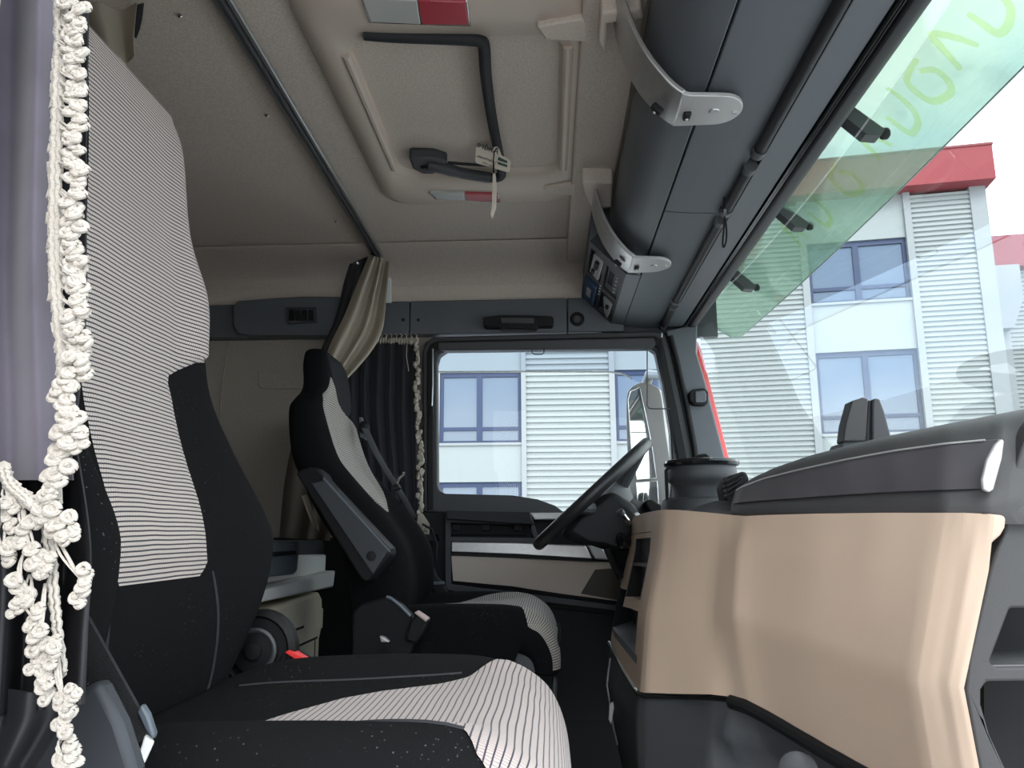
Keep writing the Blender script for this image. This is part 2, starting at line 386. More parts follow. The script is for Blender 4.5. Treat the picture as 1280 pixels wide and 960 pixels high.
MB().prism(PP([(537, 508), (541, 507), (542, 519), (537, 520)], YD-.026), (0, .012, 0)).build('guide_stop', M_black, dr, bevel=.002)
for x, y in ((540, 604), (842, 525), (846, 564)):
    MB().lathe([(.007, 0), (.006, .003)], pY(x, y, YD), (0, -1, 0), 12).build('screw', M_black, dr)
MB().prism(PP([(547, 437), (820, 434), (842, 540), (838, 640), (547, 640)], YD+.03), (0, .005, 0)).build('pane', M_glass, dr)
# lower door: dark base with recesses
base = [(529, 640), (872, 650), (900, 1020), (480, 1020)]
MB().prism(PP(base, YD+.01), (0, .05, 0)).build('door_shell', M_black, dr)
MB().prism(PP([(558, 638), (662, 640), (668, 655), (662, 656), (558, 649)], YD-.09), (0, .10, 0)).build('arm_rest', M_rubber, dr, bevel=.006)
MB().prism(PP([(662, 641), (760, 641), (760, 649), (668, 650)], YD-.05), (0, .05, 0)).build('sill_trim', M_silpl, dr, bevel=.004)
MB().prism(PP([(556, 648), (668, 655), (676, 680), (556, 677)], YD-.04), (0, .05, 0), [PP([(564, 653), (659, 656), (667, 672), (564, 671)], YD-.04)]).build('storage_surround', M_dark2, dr, bevel=.003)
MB().prism(PP([(565, 655), (655, 657), (658, 669), (565, 668)], YD-.018), (0, .02, 0)).build('storage_insert', M_void, dr, bevel=.002)
for x in (571, 608, 648):
    MB().prism(PP([(x-6, 655), (x+5, 655.5), (x+5, 664), (x-6, 663)], YD-.03), (0, .015, 0)).build('clip', M_black, dr, bevel=.002)
MB().prism(PP([(564, 677), (640, 678), (732, 682), (741, 699), (640, 693), (564, 690)], YD-.055), (0, .06, 0)).build('silver_trim', M_silver, dr, bevel=.005)
MB().prism(PP([(564, 690.5), (640, 693.5), (741, 699.5), (741, 702), (640, 697), (564, 694)], YD-.05), (0, .06, 0)).build('trim_lip', M_black, dr)
MB().prism(PP([(734, 682), (752, 683), (758, 692), (776, 695), (776, 701), (743, 699)], YD-.055), (0, .06, 0)).build('pull_handle', M_silpl, dr, bevel=.004)
MB().prism(PP([(564, 694.5), (640, 697.5), (741, 702.5), (778, 703.5), (776, 752), (700, 742), (640, 733), (566, 726)], YD-.045), (0, .05, 0)).build('beige_panel', M_beigedoor, dr, bevel=.004)
MB().prism(PP([(744, 712), (776, 710), (776, 751), (726, 742)], YD-.049), (0, .01, 0)).build('speaker_grille', mat('speaker_mesh', (.13, .115, .10), .8, bump=1, bscale=1800), dr, bevel=.002)
MB().prism(PP([(556, 640), (564, 640), (564, 730), (640, 739), (778, 757), (778, 765), (640, 748), (556, 738)], YD-.04), (0, .05, 0)).build('panel_surround', M_dark2, dr, bevel=.003)
MB().prism(PP([(557, 745), (640, 755), (778, 770), (778, 900), (557, 900)], YD-.02), (0, .03, 0)).build('door_pocket', M_void, dr)
# ================================================================ EXTERIOR
def facade(name_prefix, p0, d, label, cat): pass
YB = 22.0
fL = pY(658, 560, YB); dL = Vector((1, 0, 0))
def bld(root, O, D, lst, pitch):
    N = Vector((D.y, -D.x, 0)); 
    if N.y > 0: N = -N      # N points towards the truck
    def W(s, z, n=0): return O + D*s + Vector((0, 0, z)) + N*n
    def hit(px, py):
        q = pPl(px, py, O, N); r = q-O; return r.dot(D), r.z
    def slab(name, s0, s1, z0, z1, n0, n1, m, par=root, bev=0):
        return MB().prism([W(s0, z0, n0), W(s1, z0, n0), W(s1, z1, n0), W(s0, z1, n0)], N*(n1-n0)).build(name, m, par, bevel=bev, smooth=False)
    return W, hit, slab
def corr(name, W, s0, s1, z0, z1, pitch, root, N, m):
    n = int((z1-z0)/pitch); prof = []
    for k in range(n):
        z = z0+k*pitch
        prof += [(z, 0), (z+pitch*.30, 0), (z+pitch*.42, .055), (z+pitch*.88, .055)]
    prof.append((z0+n*pitch, 0))
    rows = [[W(s0, z, d) for z, d in prof], [W(s1, z, d) for z, d in prof]]
    return MB().grid(rows).build(name, m, root, smooth=False)
def window(W, slab, root, s0, s1, z0, z1, mull, trans):
    g = slab('window', s0, s1, z0, z1, -.16, -.13, M_pane)
    def fr(a, b, c, d, t=.0): 
        MB().prism([W(a, c, -.14), W(b, c, -.14), W(b, d, -.14), W(a, d, -.14)], (W(0, 0, .07)-W(0, 0, 0))).build('frame', M_blue, g, smooth=False)
    f = .10
    fr(s0, s0+f, z0, z1); fr(s1-f, s1, z0, z1); fr(s0+f, s1-f, z1-f*1.4, z1); fr(s0+f, s1-f, z0, z0+f*.7)
    for m in mull: MB().prism([W(m-.08, z0+.02, -.14), W(m+.08, z0+.02, -.14), W(m+.08, z1-.02, -.14), W(m-.08, z1-.02, -.14)], (W(0, 0, .075)-W(0, 0, 0))).build('mullion', M_blue, g, smooth=False)
    for t in trans: MB().prism([W(s0+.03, t-.05, -.14), W(s1-.03, t-.05, -.14), W(s1-.03, t+.05, -.14), W(s0+.03, t+.05, -.14)], (W(0, 0, .065)-W(0, 0, 0))).build('transom', M_blue, g, smooth=False)
    MB().prism([W(s0-.02, z0-.07, -.10), W(s1+.02, z0-.07, -.10), W(s1+.02, z0, -.10), W(s0-.02, z0, -.10)], W(0, 0, .16)-W(0, 0, 0)).build('sill', M_trimw, g, smooth=False)
# ---- wing seen through the door window
rb = thing('building', 'white corrugated office building wing seen through the driver door window', 'building', pY(658, 760, YB))
O = Vector((pY(658, 560, YB).x, YB, H)); D = Vector((1, 0, 0))
W, hit, slab = bld(rb, O, D, None, .168)
N = Vector((0, -1, 0))
zr = lambda y: hit(658, y)[1]
sx = lambda x: hit(x, 540)[0]
ztop = zr(330); zlow = -2.9
corr('corrugated_sheet', W, sx(657), sx(764), zlow, ztop, .168, rb, N, M_clad)
corr('corrugated_sheet', W, sx(400), sx(520), zlow, ztop, .168, rb, N, M_clad)
for x0, x1 in ((652, 658), (763, 770), (520, 526)):
    slab('pilaster', sx(x0), sx(x1), zlow, ztop, -.05, .10, M_trimw)
for x0, x1, m in ((526, 652, [599]), (770, 872, [822])):
    a, b = sx(x0), sx(x1)
    x0w = sx(549) if x0 < 600 else a
    slab('wall_panel', a, b, zr(464), ztop, -.10, .0, M_panel)
    slab('wall_panel', a, b, zr(602), zr(553), -.10, .0, M_panel)
    slab('wall_panel', a, b, zlow, zr(690), -.10, .0, M_panel)
    if x0 < 600:
        for z0, z1 in ((553, 464), (690, 602)): slab('wall_panel', a, x0w, zr(z0), zr(z1), -.10, 0, M_panel)
    for z0, z1, t in ((553, 464, 535), (690, 602, 672)):
        window(W, slab, rb, x0w, b, zr(z0), zr(z1), [sx(q) for q in m], [zr(t)])
slab('back_wall', sx(398), sx(872), zlow, ztop, -.5, -.25, M_trimw)
slab('roof_fascia', sx(398), sx(868), ztop, ztop+1.3, -3, .6, M_redroof)
# ---- wing seen through the windscreen, turned a little
rb = thing('building', 'white corrugated office building with red roof fascia seen through the windscreen', 'building', pY(1100, 700, YB))
a_ = math.radians(9.5)
O = pY(884, 540, YB); O.z = H; D = Vector((math.cos(a_), -math.sin(a_), 0)); N = Vector((-math.sin(a_), -math.cos(a_), 0))
W, hit, slab = bld(rb, O, D, None, .14)
S = lambda x, y: hit(x, y)[0]; Z = lambda x, y: hit(x, y)[1]
zt = Z(1100, 244)
s = [S(886, 450), S(1010, 450), S(1019, 450), S(1143, 400), S(1152, 400), S(1227, 380), S(1248, 380)]
corr('corrugated_sheet', W, s[0]-.2, s[1], -2.9, zt, .142, rb, N, M_clad)
corr('corrugated_sheet', W, s[4], s[5], -2.9, zt, .142, rb, N, M_clad)
slab('pilaster', s[1], s[2], -2.9, zt, -.05, .1, M_trimw)
slab('pilaster', s[3], s[4], -2.9, zt, -.05, .1, M_trimw)
slab('corner_trim', s[5], s[6], -2.9, zt, -.3, .1, M_trimw)
zz = [Z(1080, 300), Z(1080, 376), Z(1088, 438), Z(1090, 541), Z(1090, 600)]
slab('wall_panel', s[2], s[3], zz[0], zt, -.1, 0, M_panel)
slab('wall_panel', s[2], s[3], zz[2], zz[1], -.1, 0, M_panel)
slab('wall_panel', s[2], s[3], -2.9, zz[3], -.1, 0, M_panel)
ml = S(1072, 340)
window(W, slab, rb, s[2], s[3], zz[1], zz[0], [ml], [Z(1080, 358)])
window(W, slab, rb, s[2], s[3], zz[3], zz[2], [ml], [Z(1090, 520)])
slab('back_wall', s[0]-.1, s[6], -2.9, zt, -6, -.31, M_trimw)
slab('roof_fascia', s[0]-.15, s[6]+.12, zt-.02, Z(1180, 197), -7, .55, M_redroof)
slab('fascia_cap', s[0]-.15, s[6]+.14, Z(1180, 197), Z(1180, 197)+.06, -7, .58, mat('fascia_cap_red', (.16, .015, .02), .5))
# ---- farther hall at right
rb = thing('building', 'farther corrugated hall with red fascia at the right edge', 'building', pY(1270, 700, 27))
O = pY(1236, 540, 27); O.z = H; D = Vector((math.cos(a_), -math.sin(a_), 0)); N = Vector((-math.sin(a_), -math.cos(a_), 0))
W, hit, slab = bld(rb, O, D, None, .14)
zt = Z(1265, 338)
slab('wall_panel', 0-.5, S(1258, 400), -2.9, zt, -.1, .2, M_trimw)
corr('corrugated_sheet', W, S(1252, 400), S(1400, 400), -2.9, zt, .15, rb, N, M_clad)
slab('roof_fascia', -.6, S(1420, 400), zt, Z(1265, 299), -5, .5, M_redroof)
MB().prism([W(0.2, zt-2.2, .2), W(.9, zt-2.2, .2), W(1.3, zt-1.2, .2), W(1.3, zt+0, .2), W(.2, zt, .2)], N*.5).build('downpipe_box', M_trimw, rb, smooth=False)
slab('back_wall', -.6, S(1420, 400), -2.9, zt, -5, -.3, M_trimw)
# ---- smoked wind deflector outside the driver window
o = MB().prism([p for p in PP([(540, 432), (812, 430), (832, 470), (826, 474), (800, 478), (790, 474), (778, 467), (762, 465), (660, 464.5), (547, 465)], 2.80)], (0, .004, 0)).build('wind_deflector', M_smoke)
MB().tube(PP([(547, 465), (660, 464.5), (762, 465), (778, 467), (790, 474)], 2.80), .0035, 6).build('rim', M_white, o)
tag(o, 'smoked strip wind deflector along the top outside of the driver window', 'deflector')
# ---- door mirror
mt = thing('door_mirror', 'grey two-glass exterior mirror outside the driver door window', 'mirror', pY(812, 560, 3.02))
hous = crom([(783, 500), (785, 490), (792, 482), (803, 478), (818, 482), (826, 492), (832, 540), (842, 610), (840, 640), (824, 646), (792, 640), (784, 560), (783, 500)], 3)[:-1]
MB().prism(PP(hous, 3.02), (0.05, .16, 0)).build('housing', M_mirrorh, mt, bevel=.012)
MB().prism(PP([(785, 500), (788, 489), (800, 484), (808, 520), (815, 555), (821, 598), (796, 600), (789, 560)], 3.005), (0, .012, 0)).build('mirror_glass', M_mirror, mt, bevel=.002)
MB().prism(PP([(795, 603), (822, 601), (824, 634), (800, 638), (797, 626)], 3.005), (0, .012, 0)).build('mirror_glass', M_mirror, mt, bevel=.002)
MB().tube([pY(812, 640, 3.06), pY(812, 690, 3.04)], .02, 10).build('bracket', M_black, mt)
MB().tube([pY(850, 465, 2.80), pY(830, 470, 2.9), pY(812, 468, 3.0), pY(806, 486, 3.06)], .02, 10).build('bracket', M_mirrorh, mt)
# ---- green sun visor outside the windscreen
def vis(t, y):     # t 0 top .. 1 lower edge (X, Z)
    c = (y-1.6)/1.4; bow = .035*(1-c*c)
    x = lerp(.60, .755, t)+.015*math.sin(t*math.pi)+bow-.02
    z = lerp(.86, .725, t**1.3)
    return R3(x, y, z)
vo = thing('sun_visor', 'translucent green exterior sun visor above the windscreen with faded lime lettering', 'visor', vis(0, 1.6))
ys = [.30+2.78*k/40 for k in range(41)]
def endt(y, t):
    e = max(0, (y-2.95)/.13); return t*math.sqrt(max(0.0, 1-min(1, e)**2)) if e > 0 else t
MB().shell([[vis(endt(y, t/8), y) for y in ys] for t in range(9)], (.004, 0, .001)).build('visor_sheet', M_visor, vo)
MB().tube([vis(endt(y, 1), y)+Vector((0, 0, -.001)) for y in ys], .0018, 6).build('visor_edge', mat('visor_rim', (.22, .30, .28), .3), vo)
for i, (px, py) in enumerate(((1090, 168), (1000, 283), (936, 360))):
    Y = (1.50, 2.02, 2.50)[i]; c = pY(px, py, Y)
    b = MB(); up = Vector((-.10, 0.01, .105))
    b.prism([c+Vector((-.018, -.014, -.006)), c+Vector((.012, -.014, -.010)), c+Vector((.022, -.014, .004)), c+up+Vector((.02, -.014, 0)), c+up+Vector((-.02, -.014, 0))], (0, .034, 0))
    b.build('bracket', M_dark2, vo, bevel=.003)
    MB().lathe([(.010, 0), (.012, .003), (.012, .012), (.008, .016)], c+Vector((.018, 0, 0)), (1, 0, .1), 16).build('knob', M_black, vo)
# faded script on the visor: curved band strokes lying on the sheet
def stroke(pts, wd):
    # pts in (y, t)
    pts = crom(pts, 5); rows = []
    for i, (y, t) in enumerate(pts):
        y1, t1 = pts[min(i+1, len(pts)-1)]; y0, t0 = pts[max(i-1, 0)]
        dy, dt = (y1-y0), (t1-t0)*.2; L = math.hypot(dy, dt) or 1e-6; ny, ntt = -dt/L, dy/L/.2
        ww = wd*(.6+.4*math.sin(i/len(pts)*math.pi))
        rows.append([vis(t+ntt*ww, y+ny*ww)+Vector((-.001, 0, -.001)), vis(t-ntt*ww, y-ny*ww)+Vector((-.001, 0, -.001))])
    return rows
for k, y in enumerate((1.02, 1.13, 1.24, 1.34, 1.45, 1.58, 1.75, 1.93, 2.1)):
    sh = [[(y-.035, .30), (y+.03, .36), (y+.035, .62), (y-.02, .70), (y-.035, .50), (y-.01, .38)],
          [(y-.04, .25), (y-.02, .62), (y+.03, .68), (y+.035, .4)],
          [(y-.035, .62), (y+.0, .28), (y+.03, .64)]][k % 3]
    MB().grid(stroke(sh, .008)).build('letter', M_lime, vo, recalc=False)
# ================================================================ CEILING FITTINGS
ZC = .965
rail = thing('curtain_rail', 'long grey metal curtain rail running across the ceiling behind the seats', 'rail', pZ(400, 200, ZC-.01))
b = pZ(467, 318, ZC-.012); a = pZ(255, -25, ZC); a = b+(a-b)*((b.y-.50)/(b.y-a.y)); a.z = ZC+H
d = (b-a).normalized(); sd = Vector((1, 0, 0))
for off, wd, h, m in ((0, .012, .012, M_alu), (.014, .010, .020, M_dark2), (.026, .010, .012, M_alu)):
    MB().prism([a+sd*off, a+sd*(off+wd), a+sd*(off+wd)-Vector((0, 0, h)), a+sd*off-Vector((0, 0, h))], b-a).build('rail_channel', m, rail, bevel=.002)
for i, (x, y) in enumerate(((333, 143), (420, 276), (224, 18))):
    s_ = tag(MB().lathe([(.006, 0), (.006, .003), (.002, .006)], pZ(x, y, ZC), (0, 0, -1), 12).build('ceiling_screw', M_chrome),
        ['small chrome screw in the headliner nearest the passenger seat top', 'small chrome screw in the headliner left of the rail by the sand curtain', 'small dark screw in the headliner near the top of the picture'][i], 'screw')
# roof hatch
ht = thing('roof_hatch', 'square roof hatch with moulded beige surround and fabric cover', 'hatch', pZ(590, 150, ZC))
def zr3(p, Z): return [pZ(x, y, Z) for x, y in p]
def rrect(x0, x1, y0, y1, r, Z, n=6):
    out = []
    for cx, cy, a0 in ((x1-r, y1-r, 0), (x0+r, y1-r, 90), (x0+r, y0+r, 180), (x1-r, y0+r, 270)):
        for k in range(n+1):
            t = math.radians(a0+90*k/n); out.append(R3(cx+r*math.cos(t), cy+r*math.sin(t), Z))
    return out
o0 = pZ(530, 247, ZC); fx0 = pZ(440, 150, ZC).x-.015; fx1 = pZ(727, 150, ZC).x; fy1 = pZ(620, 250, ZC).y; fy0 = 1.20
ix0 = pZ(470, 150, ZC-.02).x; ix1 = pZ(700, 150, ZC-.02).x; iy0 = pZ(600, 48, ZC-.02).y; iy1 = pZ(600, 219, ZC-.02).y
rings = []
rings.append(rrect(fx0, fx1, fy0, fy1, .09, ZC+H-H))
rings.append(rrect(fx0+.01, fx1-.01, fy0+.01, fy1-.01, .085, ZC-.012))
rings.append(rrect(fx0+.035, fx1-.02, fy0+.04, fy1-.03, .075, ZC-.022))
rings.append(rrect(ix0-.008, ix1+.008, iy0-.008, iy1+.012, .06, ZC-.022))
rings.append(rrect(ix0, ix1, iy0, iy1, .055, ZC-.012))
rings.append(rrect(ix0+.006, ix1-.006, iy0+.006, iy1-.006, .05, ZC-.001))
MB().grid(rings, closeu=True).build('surround', M_beigepl, ht, ang=60)
MB().prism(rrect(ix0+.004, ix1-.004, iy0+.004, iy1-.004, .05, ZC-.003), (0, 0, .002)).build('cover', M_head, ht)
# rails / side ridges of the recess
MB().tube([R3(ix1+.012, iy0+.03, ZC-.02), R3(ix1+.012, iy1-.03, ZC-.02)], .011, 10).build('ridge', M_beigepl, ht)
MB().tube([R3(ix0-.006, iy0+.04, ZC-.018), R3(ix0-.006, iy1-.05, ZC-.018)], .010, 10).build('ridge', M_beigepl, ht)
# clips
for p in ([(671, 34), (728, 24), (741, 42), (740, 53), (680, 49)], [(679, 238), (720, 231), (728, 236), (727, 246), (690, 243)]):
    MB().prism(zr3(p, ZC-.034), (0, 0, .03)).build('fin', M_headlt, ht, bevel=.004)
# lamps
for p, q in (([(453, -1), (521, 1), (526, 31), (463, 28)], [(522, 1), (582, 3), (586, 32), (527, 31)]), ([(537, 241), (580, 242.5), (582, 251), (545, 249)], [(581, 242.5), (622, 244), (624, 253), (583, 251)])):
    base = thing('hatch_lamp', None, 'lamp', zr3(p, ZC-.026)[0])
    top = p[0][1] < 10
    tag(base, 'larger rectangular clear and red ceiling lamp at the top edge above the hatch' if top else 'small clear and red ceiling lamp on the hatch edge behind the hanging tags', 'lamp')
    al = [p[0], q[1], q[2], p[3]]; cx = sum(v[0] for v in al)/4; cy = sum(v[1] for v in al)/4
    fr = [(cx+(x-cx)*1.04, cy+(y-cy)*1.12) for x, y in al]
    MB().prism(zr3(fr, ZC-.025), (0, 0, .015)).build('lamp_rim', M_chrome, base, bevel=.002)
    MB().prism(zr3(p, ZC-.030), (0, 0, .01)).build('clear_lens', M_clearlens, base, bevel=.002)
    MB().prism(zr3(q, ZC-.030), (0, 0, .01)).build('red_lens', M_redlens, base, bevel=.002)
# strap / handle bar
hb = thing('hatch_handle_bar', 'black bent handle bar with grip under the roof hatch', 'handle', pZ(610, 120, ZC-.03))
pt = [(455, 42, .018), (490, 45, .02), (540, 47, .022), (585, 49, .025), (600, 51, .027), (605, 58, .028), (607, 90, .03), (612, 130, .03), (618, 165, .03), (624, 195, .034), (627, 216, .034), (622, 222, .036), (605, 222, .036)]
MB().tube([pZ(x, y, ZC-z) for x, y, z in crom(pt, 3)], .0125, 12).build('bar', M_rubber, hb)
MB().tube([pZ(x, y, ZC-z) for x, y, z in crom([(612, 222, .036), (580, 217, .036), (550, 209, .034), (535, 206, .032)], 4)], [.014]*6+[.016]*7, 12).build('grip', M_dark2, hb)
MB().prism(zr3([(511, 198), (545, 199), (560, 204), (550, 212), (543, 218), (527, 218), (516, 212)], ZC-.035), (0, 0, .03)).build('mount', M_dark2, hb, bevel=.006)
MB().lathe([(.009, 0), (.009, .004), (.004, .005)], pZ(530, 209, ZC-.035), (0, 0, -1), 14).build('screw', M_black, hb)
MB().tube([pZ(x, y, ZC-.03) for x, y in ((560, 203), (580, 205), (615, 207))], .004, 8).build('wire', M_black, hb)
# hanging tags
YT = 1.76
t1 = thing('hanging_tag', 'cream card tag with mirrored lettering hanging from the hatch handle bar', 'tag', pY(615, 197, YT))
pts = [(595, 184), (598, 182.5), (616, 189), (617, 184), (621, 183), (624, 186), (627, 194), (637, 200), (638.5, 203), (637, 214), (634, 215), (596, 204), (594, 201)]
MB().prism(PP(pts, YT), (0, .0012, 0)).build('card', M_tag, t1)
def text(body, loc, size, xdir, zdir, m, parent, ext=.0003, name='lettering', align='LEFT'):
    cu = bpy.data.curves.new(name, 'FONT'); cu.body = body; cu.size = size; cu.extrude = ext; cu.align_x = align
    o = bpy.data.objects.new(name, cu); dg = None
    C.objects.link(o); x = xdir.normalized(); z = zdir.normalized(); n = x.cross(z)
    me = None
    bpy.context.view_layer.update()
    me = bpy.data.meshes.new_from_object(o); C.objects.unlink(o); bpy.data.objects.remove(o)
    mo = bpy.data.objects.new(name, me); me.materials.clear(); me.materials.append(m); C.objects.link(mo)
    for v in me.vertices: v.co = Vector(loc)+x*v.co.x+z*v.co.y+n*v.co.z
    attach(mo, parent); return mo
xd = (pY(594, 184, YT)-pY(637, 200, YT)); zd = Vector((0.0, 0, 1))
xd = Vector((xd.x, 0, xd.z)).normalized(); zd = Vector((-xd.z, 0, xd.x)); zd = zd if zd.z > 0 else -zd
text('Andre', pY(622.5, 193.5, YT)+Vector((0, -.001, 0)), .023, xd, zd, M_ink, t1)
text('Lederhosen', pY(620, 205, YT)+Vector((0, -.001, 0)), .0105, xd, zd, M_ink, t1)
text('seit 1976', pY(615, 209, YT)+Vector((0, -.001, 0)), .007, xd, zd, M_ink, t1)
MB().prism(PP([(623, 196), (634, 201), (634, 204), (622, 200)], YT-.001), (0, .0012, 0)).build('print_block', M_green, t1)
MB().prism(PP([(622, 202), (634, 206), (634, 209), (622, 205)], YT-.001), (0, .0012, 0)).build('print_block', M_green, t1)
MB().tube([pZ(621, 184, ZC-.045), pY(618, 190, YT-.004), pY(617, 198, YT-.003), pY(616.5, 216, YT)], .0014, 6).build('string', M_black, t1)
t2 = thing('hanging_tag', 'folded paper tag seen edge on hanging below the lettered tag', 'tag', pY(617, 240, YT))
MB().shell([[pY(616, 216, YT), pY(619, 216, YT)], [pY(615.5, 232, YT), pY(620, 235, YT)], [pY(615, 256, YT), pY(619, 254, YT)], [pY(613, 268, YT), pY(614, 268, YT)]], (0, .03, 0)).build('card', M_tag, t2)
MB().tube([pY(617.5, 205, YT-.003), pY(617.5, 217, YT)], .0012, 6).build('string', M_black, t2)
# ceiling step and brackets covers near overhead locker
struct(MB().prism([R3(.075, .5, ZC+.01), R3(.075, .5, ZC-.03), R3(.085, .5, ZC-.035), R3(.19, .5, ZC-.035), R3(.19, .5, ZC+.01)], (0, 2.22, 0)).build('trim_8', M_head, bevel=.004))
for i, p in enumerate(([(752, 16), (800, 12), (806, 24), (760, 30), (757, 70), (748, 55)], [(727, 228), (766, 229), (765, 260), (738, 258), (731, 245)])):
    struct(MB().prism(zr3(p, ZC-.075), (0, 0, .06)).build('trim_%d' % (9+i), M_headlt, bevel=.006))

# ================================================================ OVERHEAD LOCKER
ol = thing('overhead_locker', 'slate grey overhead locker above the windscreen with smooth flap', 'locker', R3(.3, 1.6, .72))
YJ, YE = 2.17, 2.73
fl = crom([(.20, .955), (.19, .90), (.185, .85), (.197, .79), (.230, .745), (.272, .722)], 5)
flap = [R3(x, .5, z) for x, z in fl]+[R3(.272, .5, .74)]+[R3(.33, .5, .955)]
MB().prism(flap, (0, YJ-.5, 0)).build('flap', M_dark, ol, bevel=.002)
for y0, y1 in ((.5, 1.706), (1.711, YE)):
    beam('underside_panel', [(.276, .722), (.33, .716), (.402, .714), (.402, .74), (.276, .745)], y0, y1, M_dark, ol, .002)
    beam('underside_edge_panel', [(.4235, .709), (.4265, .709), (.4265, .74), (.4235, .74)], y0, y1, M_dark2, ol, .001)
beam('locker_body', [(.274, .735), (.42, .735), (.42, .95), (.34, .95)], .5, YE, M_black, ol, .002)
# radio bay: slanted face with recesses
P0 = R3(.130, YJ, .830); P1 = R3(.232, YJ, .728); fd = (P1-P0); fn = Vector((fd.z, 0, -fd.x)).normalized()  # towards cab
fn = fn if fn.x < 0 else -fn
def bay(t, y, n=0): return P0+fd*t+Vector((0, y-YJ, 0))+fn*n
slots = [(.06, .44, 2.21, 2.42), (.52, .93, 2.23, 2.45), (.06, .44, 2.46, 2.68), (.52, .93, 2.48, 2.69)]
MB().prism([bay(0, YJ), bay(1, YJ), bay(1, YE), bay(0, YE)], -fn*.05, [[bay(a, c), bay(b, c), bay(b, d_), bay(a, d_)] for a, b, c, d_ in slots]).build('radio_bay', M_dark2, ol)
MB().prism([bay(0, YJ, -.05), bay(1, YJ, -.05), bay(1, YE, -.05), bay(0, YE, -.05)], -fn*.01).build('bay_back', M_void, ol)
MB().prism([bay(1, YJ, .0), R3(.274, YJ, .722), R3(.274, YJ, .80), bay(1, YJ, -.06)], (0, YE-YJ, 0)).build('bay_lip', M_dark, ol, bevel=.003)
MB().prism([bay(0, YJ), R3(.140, YJ, .955), R3(.19, YJ, .955), R3(.19, YJ, .84), bay(0, YJ, -.05)], (0, YE-YJ, 0)).build('bay_top', M_dark, ol, bevel=.003)
def dev(name, lab, cat, a, b, c, d_, n0, n1, m): 
    t = thing(name, lab, cat, bay((a+b)/2, (c+d_)/2)); 
    MB().prism([bay(a, c, n0), bay(b, c, n0), bay(b, d_, n0), bay(a, d_, n0)], fn*(n1-n0)).build('body', m, t, bevel=.003); return t
t = dev('tachograph', 'silver-fronted device in the upper slot of the overhead radio bay', 'recorder', .08, .42, 2.22, 2.41, -.045, -.018, M_dark2)
MB().prism([bay(.12, 2.25, -.018), bay(.40, 2.25, -.018), bay(.40, 2.40, -.005), bay(.12, 2.40, -.010)], fn*.012).build('silver_face', M_silpl, t, bevel=.002)
MB().prism([bay(.22, 2.28, -.006), bay(.32, 2.28, -.006), bay(.32, 2.33, -.004), bay(.22, 2.33, -.004)], fn*.009).build('button', M_black, t)
MB().prism([bay(.18, 2.355, -.004), bay(.26, 2.355, -.004), bay(.26, 2.38, -.003), bay(.18, 2.38, -.003)], fn*.011).build('button', M_black, t)
t = dev('cab_radio', 'black radio with small buttons beside the silver bracket end', 'radio', .54, .91, 2.24, 2.44, -.045, -.006, M_dark2)
MB().prism([bay(.60, 2.27, -.006), bay(.74, 2.27, -.006), bay(.74, 2.38, -.006), bay(.60, 2.38, -.006)], fn*.002).build('display', M_gloss, t)
for k in range(5):
    MB().lathe([(.005, 0), (.004, .004)], bay(.82, 2.27+.035*k, -.006), fn, 10).build('button', M_silpl, t)
t = dev('blue_switch_box', 'dark blue device with pale label low in the overhead radio bay', 'device', .08, .42, 2.47, 2.67, -.045, .012, mat('navy_plastic', (.02, .05, .11), .4))
MB().prism([bay(.18, 2.52, .012), bay(.30, 2.52, .012), bay(.30, 2.60, .012), bay(.18, 2.60, .012)], fn*.002).build('pale_label', M_silpl, t)
for k in range(4): MB().lathe([(.004, 0), (.003, .003)], bay(.47, 2.44+.03*k, 0), fn, 8).build('lamp', M_silpl, t)
t = dev('card_reader', 'grey unit with pale triangular face at the lower end of the radio bay', 'device', .54, .91, 2.49, 2.68, -.045, -.012, M_dark2)
MB().prism([bay(.60, 2.53, -.012), bay(.88, 2.53, -.012), bay(.88, 2.67, .0), bay(.74, 2.64, -.004)], fn*.010).build('pale_face', M_silpl, t, bevel=.002)
MB().prism([bay(.74, 2.56, -.004), bay(.82, 2.56, -.004), bay(.82, 2.59, -.004), bay(.74, 2.59, -.004)], fn*.010).build('button', M_black, t)
